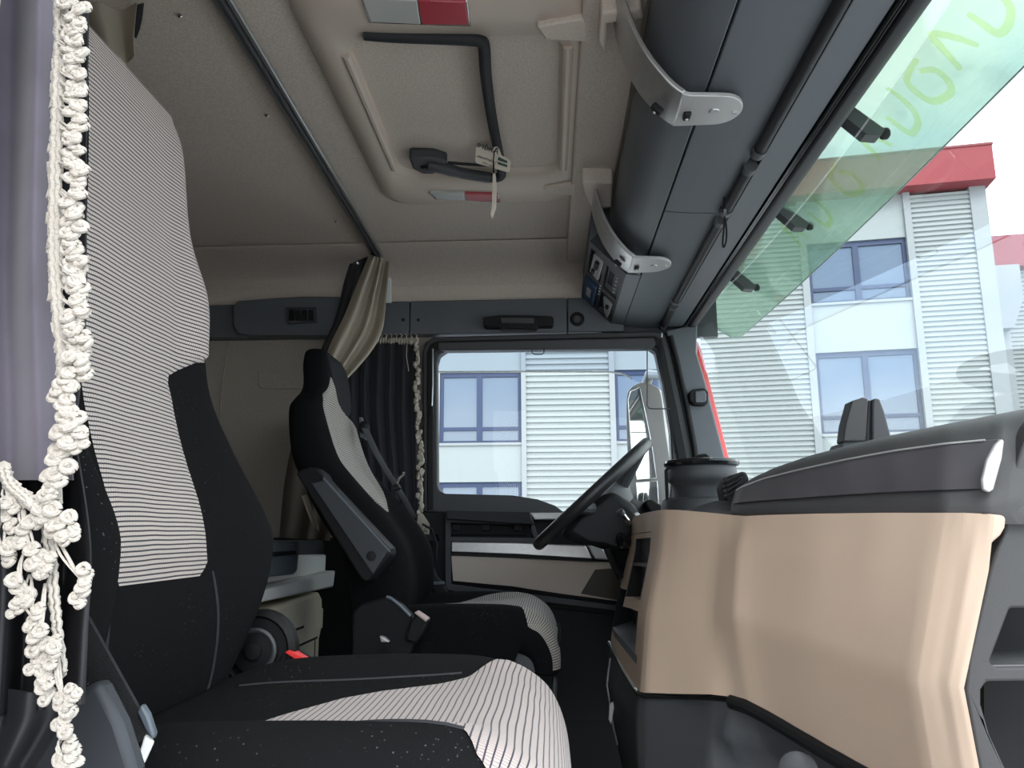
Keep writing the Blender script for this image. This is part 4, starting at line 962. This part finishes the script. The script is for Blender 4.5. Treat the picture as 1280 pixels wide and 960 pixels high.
MB().lathe([(.010, 0), (.010, .012), (.006, .014)], pY(777.5, 643, 2.04), pY(777, 641, 2.04)-pY(787, 655, 2.06), 14).build('stalk_knob', M_dark2, cl)
MB().prism(PP([(792, 642), (797, 640), (806, 648), (800, 650)], 2.03), (0, .015, 0)).build('pale_stalk', M_white, cl, bevel=.002)
MB().lathe([(.020, 0), (.020, .02), (.016, .022)], pY(783, 676, 2.04), (-.8, -.5, 0), 18).build('ignition_lock', M_gloss, cl)
MB().tube([pY(758, 686, 2.05), pY(768, 708, 2.05), pY(776, 722, 2.06)], .008, 8).build('lever', M_black, cl)

# ================================================================ DASHBOARD
da = thing('dashboard', 'beige and dark grey dashboard with a wide glove panel facing the passenger', 'dashboard', R3(.5, 1.3, -.4))
cols = [  # four rows of (px, py), Y
    ([(790, 652), (786, 690), (770, 755), (763, 803)], 2.10),
    ([(792, 646), (789, 690), (773, 758), (766, 812)], 2.02),
    ([(806, 641), (803, 690), (788, 762), (781, 838)], 1.75),
    ([(822, 638), (818, 690), (803, 768), (797, 863)], 1.52),
    ([(826, 637.5), (822, 690), (807, 769), (800, 865)], 1.485),
    ([(831, 637), (827, 690), (813, 770), (806, 866)], 1.465),
    ([(850, 637.5), (848, 690), (838, 770), (835, 867)], 1.42),
    ([(900, 642), (897, 690), (890, 770), (888, 868)], 1.33),
    ([(918, 644), (910, 690), (903, 770), (915, 871)], 1.295),
    ([(932, 645), (922, 690), (917, 770), (935, 877)], 1.26),
    ([(950, 644), (944, 690), (940, 780), (960, 890)], 1.225),
    ([(1020, 642), (1015, 700), (1012, 800), (1035, 934)], 1.10),
    ([(1100, 641), (1093, 710), (1085, 830), (1110, 976)], .985),
    ([(1180, 641), (1168, 710), (1145, 850), (1172, 1010)], .89),
    ([(1196, 641), (1186, 710), (1162, 850), (1190, 1018)], .876),
    ([(1206, 641), (1197, 710), (1173, 850), (1200, 1022)], .868),
    ([(1225, 642), (1212, 710), (1186, 855), (1215, 1026)], .856),
    ([(1238, 644), (1231, 712), (1199, 858), (1232, 1030)], .848),
    ([(1243, 645), (1236, 713), (1205, 860), (1238, 1032)], .846),
]
grid = []
def colp(cl_, Y, t):
    q = [(p[0], p[1]) for p in cl_]; k = t*(len(q)-1); i = min(int(k), len(q)-2); f = k-i
    return pY(lerp(q[i][0], q[i+1][0], f), lerp(q[i][1], q[i+1][1], f), Y)
tab = [(i, *[v for p in c_ for v in p], Y) for i, (c_, Y) in enumerate(cols)]
def dash(i, t):
    r = interp(tab, i); return colp([(r[0], r[1]), (r[2], r[3]), (r[4], r[5]), (r[6], r[7])], r[8], t)
NC = len(cols)-1
def dface(ir, ts): return [[dash(i, t) for i in ir] for t in ts]
rng = [NC*k/72 for k in range(73)]
TS = [k/24 for k in range(25)]
ft = .21
MB().shell(dface([i for i in [3+(NC-3)*k/60 for k in range(61)]], TS), (0, .03, 0)).build('glove_panel', M_beige, da, ang=50)
# console face with cut-outs (driver facing)
def cell(i0, i1, t0, t1, name, m, thick=(.03, 0, 0), off=(0, 0, 0), bev=.0):
    off = Vector(off)
    rows = [[dash(lerp(i0, i1, k/8), lerp(t0, t1, j/8))+off for k in range(9)] for j in range(9)]
    return MB().shell(rows, thick).build(name, m, da, ang=50, bevel=bev)
cell(0, 3, 0, .165, 'console_top_band', M_beige)
cell(0, 1.35, .172, .56, 'console_face', M_beige)
cell(2.62, 3, .165, .80, 'console_face', M_beige)
cell(1.35, 2.62, .172, .215, 'console_face', M_beige)
cell(1.35, 2.62, .60, .66, 'console_face', M_beige)
cell(1.35, 2.62, .395, .415, 'shelf_lip', M_dark2, (.08, 0, 0))
for t0, t1 in ((.215, .395), (.415, .60)):
    cell(1.35, 2.62, t0, t1, 'cubby', M_dark2, (.004, 0, 0), (.055, .01, 0))
for i0, i1 in ((1.35, 1.42), (2.55, 2.62)): cell(i0, i1, .215, .60, 'cubby_wall', M_black, (.06, .01, 0))
cell(0, 2.62, .66, .90, 'tray_back', M_black, (.004, 0, 0), (.07, .02, 0))
cell(0, .12, .56, .9, 'tray_wall', M_black, (.07, .02, 0))
cell(0, 2.8, .86, .90, 'tray_floor', M_dark, (.08, .02, .02))
cell(0, 3, .90, 1.0, 'console_foot_band', M_beige)
cell(2.62, 3, .8, .9, 'console_face', M_beige)
MB().tube([dash(k/8*3, .995)+Vector((-.004, -.002, 0)) for k in range(9)], .0035, 6).build('silver_line', M_silpl, da)
# lower dark body
lo = [  # (px,py) rows top, mid, bottom ; Y
    ([(763, 803), (757, 850), (765, 905), (790, 1010)], 2.08), ([(781, 838), (770, 870), (778, 920), (800, 1010)], 1.75), ([(799, 866), (796, 900), (797, 950), (802, 1010)], 1.49), ([(806, 868), (806, 900), (806, 950), (806, 1010)], 1.47),
    ([(845, 869), (845, 905), (843, 950), (840, 1010)], 1.42), ([(888, 870), (888, 910), (886, 950), (884, 1010)], 1.36), ([(915, 872), (905, 920), (930, 960), (940, 1010)], 1.34), ([(935, 880), (960, 935), (1000, 975), (1020, 1030)], 1.32), ([(1035, 938), (1060, 975), (1090, 1010), (1100, 1050)], 1.25), ([(1200, 1025), (1200, 1040), (1200, 1060), (1200, 1080)], 1.1)]
tab2 = [(i, *[v for p in c_ for v in p], Y) for i, (c_, Y) in enumerate(lo)]
def low(i, t):
    r = interp(tab2, i); return colp([(r[0], r[1]), (r[2], r[3]), (r[4], r[5]), (r[6], r[7])], r[8], t)
MB().shell([[low(9*k/54, j/12) for k in range(55)] for j in range(13)], (.03, .02, 0)).build('lower_body', M_dark2, da, ang=50)
MB().tube([low(k/8*2, 0)+Vector((-.006, -.003, 0)) for k in range(9)]+[low(2+k, .02)+Vector((0, -.004, 0)) for k in range(1, 5)], .003, 6).build('joint_seal', M_black, da)
MB().tube([low(.15+.1*math.sin(t*3), t)+Vector((-.003, -.003, 0)) for t in [.1+.08*k for k in range(9)]], .0022, 6).build('silver_line', M_silpl, da)
MB().prism(PP([(762, 880), (767, 878), (768, 884), (764, 906), (761, 900)], 1.90), (0, .01, 0)).build('button', M_silpl, da, bevel=.001)
MB().lathe([(.026, 0), (.026, .01), (.020, .014)], pY(998, 962, 1.16), (-.3, -1, 0), 20).build('knob', M_dark2, da)
MB().prism(PP([(1234, 642), (1256, 644), (1258, 650), (1257, 660), (1252, 669), (1244, 676), (1236, 684)], .85), (0, .02, 0)).build('corner_lip', M_beige, da, bevel=.003)
MB().prism(PP([(1215, 630), (1400, 630), (1310, 755), (1252, 755), (1236, 820), (1200, 820)], .90), (0, .02, 0)).build('end_backing', M_dash, da)
# dark under-groove along the glove panel
MB().tube([dash(i, 1.0)+Vector((-.0, .004, -.008)) for i in [8+8*k/16 for k in range(17)]], .011, 10).build('under_lip', M_black, da)
# passenger-side end with pockets
YE2 = .872
endp = [(1256, 640), (1268, 590), (1278, 560), (1290, 530), (1310, 508), (1380, 500), (1410, 520), (1430, 1100), (1240, 1100), (1238, 1032), (1207, 862), (1212, 820), (1238, 713), (1245, 690), (1256, 668)]
h1 = [(1262, 762), (1266, 760), (1390, 760), (1390, 832), (1244, 834), (1238, 829), (1240, 820)]
h2 = [(1234, 852), (1390, 850), (1390, 1080), (1300, 1080), (1257, 960), (1237, 917), (1227, 882), (1227, 862)]
MB().prism(PP(endp, YE2), (0, .025, 0), [PP(h1, YE2), PP(h2, YE2)]).build('end_panel', M_dash, da, bevel=.003)
MB().prism(PP([(1230, 755), (1400, 755), (1400, 1090), (1230, 1090)], YE2+.12), (0, .01, 0)).build('pocket_back', M_void, da)
MB().prism(PP([(1240, 832), (1390, 830), (1390, 836), (1240, 838)], YE2+.01), (0, .10, 0)).build('pocket_shelf', M_dark2, da)
MB().tube(PP([(1240, 833), (1300, 832), (1390, 831)], YE2+.004), .0018, 6).build('shelf_edge', M_insert, da)
# upper dash: rows along the dash edge
up = [ # bottom(px,py,Y) , insert bottom, insert top, crest, back
    [(914, 641, 1.30), (914, 632, 1.31), (918, 618, 1.34), (921, 611, 1.40), (935, 604, 1.60)],
    [(925, 642, 1.275), (925, 630, 1.28), (932, 609, 1.31), (940, 598, 1.37), (950, 594, 1.55)],
    [(950, 641, 1.23), (950, 628, 1.235), (960, 598, 1.27), (968, 585, 1.33), (975, 584, 1.50)],
    [(1000, 641, 1.14), (1000, 625, 1.145), (1008, 586, 1.18), (1012, 570, 1.25), (1018, 571, 1.42)],
    [(1060, 641, 1.045), (1060, 621, 1.05), (1062, 574, 1.085), (1065, 556, 1.15), (1070, 558, 1.32)],
    [(1120, 641, .965), (1120, 618, .97), (1122, 563, 1.005), (1122, 543, 1.07), (1125, 546, 1.24)],
    [(1180, 641, .895), (1180, 616, .90), (1186, 554, .935), (1186, 530, 1.00), (1190, 533, 1.16)],
    [(1236, 641, .865), (1236, 614, .868), (1250, 548, .895), (1250, 518, .95), (1255, 522, 1.10)],
    [(1262, 641, .860), (1264, 612, .862), (1272, 556, .888), (1285, 512, .93), (1290, 515, 1.08)],
    [(1300, 641, .862), (1310, 612, .866), (1330, 546, .888), (1345, 508, .92), (1350, 508, 1.06)],
]
def upp(i, r):
    k = min(int(i), len(up)-2); f = i-k; a, b = up[k][r], up[k+1][r]
    return pY(lerp(a[0], b[0], f), lerp(a[1], b[1], f), lerp(a[2], b[2], f))
NU = len(up)-1
def uprow(tt, i):
    pts = [upp(i, r) for r in range(5)]; q = crom([tuple(p) for p in pts], 6); k = tt*(len(q)-1)
    j = min(int(k), len(q)-2); f = k-j; return Vector(q[j]).lerp(Vector(q[j+1]), f)
US = [NU*k/60 for k in range(61)]
rows = [[uprow(t, i) for i in US] for t in [k/24 for k in range(25)]]
back = [Vector((.66, p.y+.15, p.z-.02)) for p in rows[-1]]
rows.append(back)
MB().shell(rows, (.01, 0, -.012)).build('dash_top', M_dash, da, ang=60)
ins = [[uprow(t, i)+Vector((-.003, -.003, .001)) for i in [.4+(7.0-.4)*k/50 for k in range(51)]] for t in (.26, .30, .36, .42, .47, .49)]
MB().shell(ins, (.004, .002, 0)).build('dash_insert', M_insert, da, bevel=.001)
MB().tube([uprow(.485, .5+6.3*k/40)+Vector((-.006, -.003, .002)) for k in range(41)], .0012, 6).build('insert_line', M_silpl, da)
MB().prism([p+Vector((-.006, -.006, 0)) for p in PP([(1256, 549), (1259, 552), (1256, 575), (1246, 612), (1240, 616), (1233, 612), (1232, 600), (1238, 575), (1248, 556)], .862)], (0, .006, 0)).build('silver_end_cap', M_silpl, da, bevel=.002)
# driver side dash mass
b = MB()
b.prism([R3(.235, 1.50, .035), R3(.30, 1.45, .055), R3(.66, 1.40, .055), R3(.72, 2.70, .05), R3(.36, 2.70, .05), R3(.21, 2.08, .02)], (0, 0, -.45))
b.build('driver_side_body', M_dark2, da, bevel=.02)
MB().box2(R3(.52, 1.15, -.55), R3(.72, 2.7, -.02)).build('dash_core', M_black, da)
MB().prism(PP([(808, 632), (806, 628), (809, 625), (815, 624), (820, 627), (828, 632), (832, 640), (812, 640)], 2.15), (0, .10, 0)).build('instrument_hood', M_black, da, bevel=.01)
MB().prism([Vector((p.x, p.y, p.z)) for p in PP([(760, 612), (768, 610), (790, 622), (800, 634), (802, 642), (796, 644)], 2.3)], (0, .25, 0)).build('binnacle', M_black, da, bevel=.02)
for k in range(4):     # air vent slats at the left end of the upper dash
    MB().prism(PP([(906+k*1, 600+k*6), (930-k*2, 590+k*6), (930-k*2, 593+k*6), (907+k, 604+k*6)], 1.42-.01*k), (0, .03, 0)).build('vent_slat', M_black, da, bevel=.002)
MB().prism(PP([(903, 608), (912, 595), (932, 588), (938, 600), (918, 628), (908, 632)], 1.47), (0, .06, 0)).build('vent_housing', M_void, da, bevel=.006)
# canister on dash
cc = pY(879, 640, 1.85)
cn = thing('dash_canister', 'round black ribbed canister with rimmed lid standing on the dashboard', 'canister', cc)
k = 1.85/980
zz_ = lambda y: (640-y)*k
c0 = Vector((pY(879, 630, 1.85).x, 1.85, cc.z))
MB().lathe([(52*k, -.01), (51*k, zz_(632)), (49*k, zz_(626)), (44*k, zz_(623)), (30*k, zz_(622))], c0, n=40).build('base', M_dark2, cn)
MB().lathe([(35*k, zz_(623)), (35.5*k, zz_(612)), (37*k, zz_(607)), (41*k, zz_(603)), (42*k, zz_(598)), (42*k, zz_(587)), (40*k, zz_(584)), (30*k, zz_(584))], c0, n=40).build('body', M_dark2, cn)
MB().lathe([(40*k, zz_(586)), (45*k, zz_(584)), (46*k, zz_(581)), (45*k, zz_(578)), (41*k, zz_(577)), (40*k, zz_(579)), (10*k, zz_(578))], c0, n=40).build('lid', M_gloss, cn)
MB().tube([c0+Vector(((x-885)*k, -.03, zz_(y))) for x, y in ((872, 577), (880, 573), (888, 572), (893, 577))], .004, 8).build('lid_handle', M_black, cn)
MB().tube([c0+Vector((-.085, -.02, zz_(y))) for y in (630, 600, 590)]+[c0+Vector((-.078, -.02, zz_(586)))], .004, 8).build('side_wire', M_black, cn)
# phone cradle on the dash
ph = thing('phone_cradle', 'dark two-winged phone cradle standing on the dashboard before the windscreen', 'holder', pY(1083, 552, 1.36))
MB().prism(PP([(1054, 553), (1057, 530), (1065, 501), (1079, 496.5), (1086, 498), (1083, 553)], 1.36), (0, .035, 0)).build('wing', M_dash, ph, bevel=.007)
MB().prism(PP([(1090, 553), (1091, 500), (1094, 497.5), (1100, 499), (1106, 515), (1114, 545), (1115, 553)], 1.36), (0, .035, 0)).build('wing', M_dark2, ph, bevel=.007)
MB().prism(PP([(1082, 556), (1085, 500), (1092, 500), (1092, 556)], 1.37), (0, .02, 0)).build('spine', M_greypl, ph, bevel=.003)
MB().prism(PP([(1048, 575), (1052, 553), (1116, 551), (1120, 575)], 1.35), (0, .06, 0)).build('foot', M_dark2, ph, bevel=.006)

# ================================================================ NEAR CURTAIN
YN = .50
nc_ = thing('door_curtain', 'grey violet curtain with cream knotted tassels beside the passenger seat', 'curtain', pY(40, 560, YN))
folds('curtain_fabric', [(-70, -400), (-70, 200), (-70, 400), (-70, 600)], [(95, -400), (82, -40), (76, 150), (74, 330), (80, 470), (88, 560), (90, 600)], 30, 70, .008, 2.1, YN, M_curtL, nc_, ph=.6)
folds('dark_lining', [(80, -400), (72, 200), (70, 400), (66, 560)], [(116, -400), (107, 200), (106, 400), (90, 560)], 20, 10, .003, .6, YN+.012, M_curtLd, nc_)
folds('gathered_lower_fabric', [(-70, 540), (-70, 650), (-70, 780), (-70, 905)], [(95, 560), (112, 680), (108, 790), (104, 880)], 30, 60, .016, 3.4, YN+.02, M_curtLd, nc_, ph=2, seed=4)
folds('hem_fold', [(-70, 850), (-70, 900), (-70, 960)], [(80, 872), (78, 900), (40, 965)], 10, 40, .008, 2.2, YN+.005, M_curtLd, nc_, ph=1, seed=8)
# lace band
def lace(path, Y, r, seed, name='lace_band'):
    p = crom(path, 10); b = MB()
    for i, (x, y) in enumerate(p):
        b.blob(pY(x+random.uniform(-2, 2), y, Y+random.uniform(-.001, .001)), r*random.uniform(.8, 1.15), 1, .45, seed+i, (1, .55, 1.1))
    for q in (-3.4, 3.4): b.tube([pY(x+q+1.2*math.sin(i*1.9), y, Y-.003) for i, (x, y) in enumerate(p)], r*.42, 6)
    o = b.build(name, M_fringe, nc_); return o
lace([(74, -20), (76, 30), (74, 80), (72, 130), (70, 180), (69, 230), (68, 290), (69, 340), (73, 390), (78, 440), (80, 480), (82, 530), (72, 580), (66, 625)], YN-.014, .0052, 3)
lace([(5, 585), (12, 605), (28, 620), (45, 635), (60, 650)], YN-.02, .0045, 200)
lace([(58, 655), (64, 700), (68, 750), (72, 790), (78, 840)], YN-.012, .0036, 300)
random.seed(21)
def tassel(cx, cy, sz, anchor=None, seed=0):
    c0_ = pY(cx, cy, YN-.022); s_ = sz*YN/980
    b = MB(); n = 4
    for k in range(n):
        a_ = random.uniform(0, 6.28); off = Vector((math.cos(a_)*s_*.32, random.uniform(-.15, .15)*s_, (k/(n-1)-.5)*s_*.95))
        path = []
        rr = s_*random.uniform(.24, .32)      # a fat twisted loop of cord
        tl = random.uniform(-.6, .6)
        for q in range(13):
            th = 2*math.pi*q/12
            v = Vector((math.cos(th)*rr, math.sin(th)*rr*.35+math.sin(th*2+k)*rr*.2, math.sin(th)*rr*.8))
            v = Matrix.Rotation(tl, 3, 'Y') @ v
            path.append(c0_+off+v)
        b.tube(path, s_*.145, 7, cap=False)
        b.blob(c0_+off*.8, s_*.26, 1, .6, seed*7+k, (1, .8, 1))
    if anchor:
        for k in range(3):
            A_ = pY(anchor[0]+random.uniform(-2, 2), anchor[1]+random.uniform(-2, 2), YN-.016)
            m_ = (A_+c0_)/2+Vector((random.uniform(-.003, .003), -.003, random.uniform(-.002, .002)))
            b.tube([Vector(q) for q in crom([tuple(A_), tuple(m_), tuple(c0_)], 4)], .0008, 5)
    b.build('tassel', M_fringe, nc_)
i_ = 0
for y in range(-6, 470, 17):
    i_ += 1
    x0 = interp([(-10, 92), (40, 93), (180, 92), (330, 94), (440, 97), (480, 95)], y)[0]
    tassel(x0+random.uniform(-3, 3), y+random.uniform(-4, 4), random.uniform(23, 30), (x0-18, y-12), i_)
for x, y, s_, an in ((90, 478, 26, None), (74, 492, 26, None), (78, 510, 24, None), (92, 527, 26, None), (84, 545, 34, None), (100, 552, 20, None), (76, 578, 30, None), (66, 606, 26, (75, 585)), (66, 627, 20, None),
                     (45, 640, 26, None), (62, 650, 28, None), (78, 658, 24, None), (88, 668, 18, None), (13, 632, 22, (10, 600)), (4, 690, 24, (8, 640)), (10, 655, 16, None), (34, 665, 26, (28, 630)), (46, 700, 28, (30, 640)), (60, 706, 20, None),
                     (99, 722, 22, (70, 670)), (98, 744, 20, None), (27, 738, 26, (34, 680)), (20, 758, 18, None), (40, 772, 22, (38, 720)), (50, 800, 24, (56, 730)), (62, 812, 22, None), (46, 826, 20, None), (60, 842, 24, None), (54, 864, 20, None),
                     (80, 876, 22, (74, 820)), (92, 868, 16, None), (78, 902, 22, None), (84, 914, 16, None), (78, 945, 26, (80, 915)), (92, 955, 18, None)):
    i_ += 1; tassel(x, y, s_, an, i_)
# belt and grey pillar trim at lower left
t = thing('seat_belt', 'black passenger seat belt running down to a pale anchor bracket', 'belt', pY(150, 860, .66))
MB().prism(PP([(98, 758), (104, 762), (178, 895), (182, 912), (180, 925), (160, 935), (140, 925), (112, 850)], .64), (0, .004, 0)).build('webbing', M_belt, t)
MB().prism(PP([(176, 880), (184, 893), (192, 918), (190, 926), (180, 912), (170, 890)], .635), (0, .008, 0)).build('anchor_plate', M_clip, t, bevel=.002)
MB().prism(PP([(180, 918), (190, 928), (178, 955), (172, 960), (170, 950)], .638), (0, .006, 0)).build('anchor_bracket', M_white, t, bevel=.002)
struct(MB().prism(PP([(40, 880), (100, 862), (122, 850), (150, 905), (172, 975), (20, 975)], .60), (0, .02, 0)).build('trim_12', M_greypl, bevel=.006))
struct(MB().prism(PP([(-3, 560), (5, 590), (8, 640), (6, 700), (-30, 760), (-60, 600)], .36), (0, -.02, 0)).build('trim_13', M_greypl, bevel=.006))
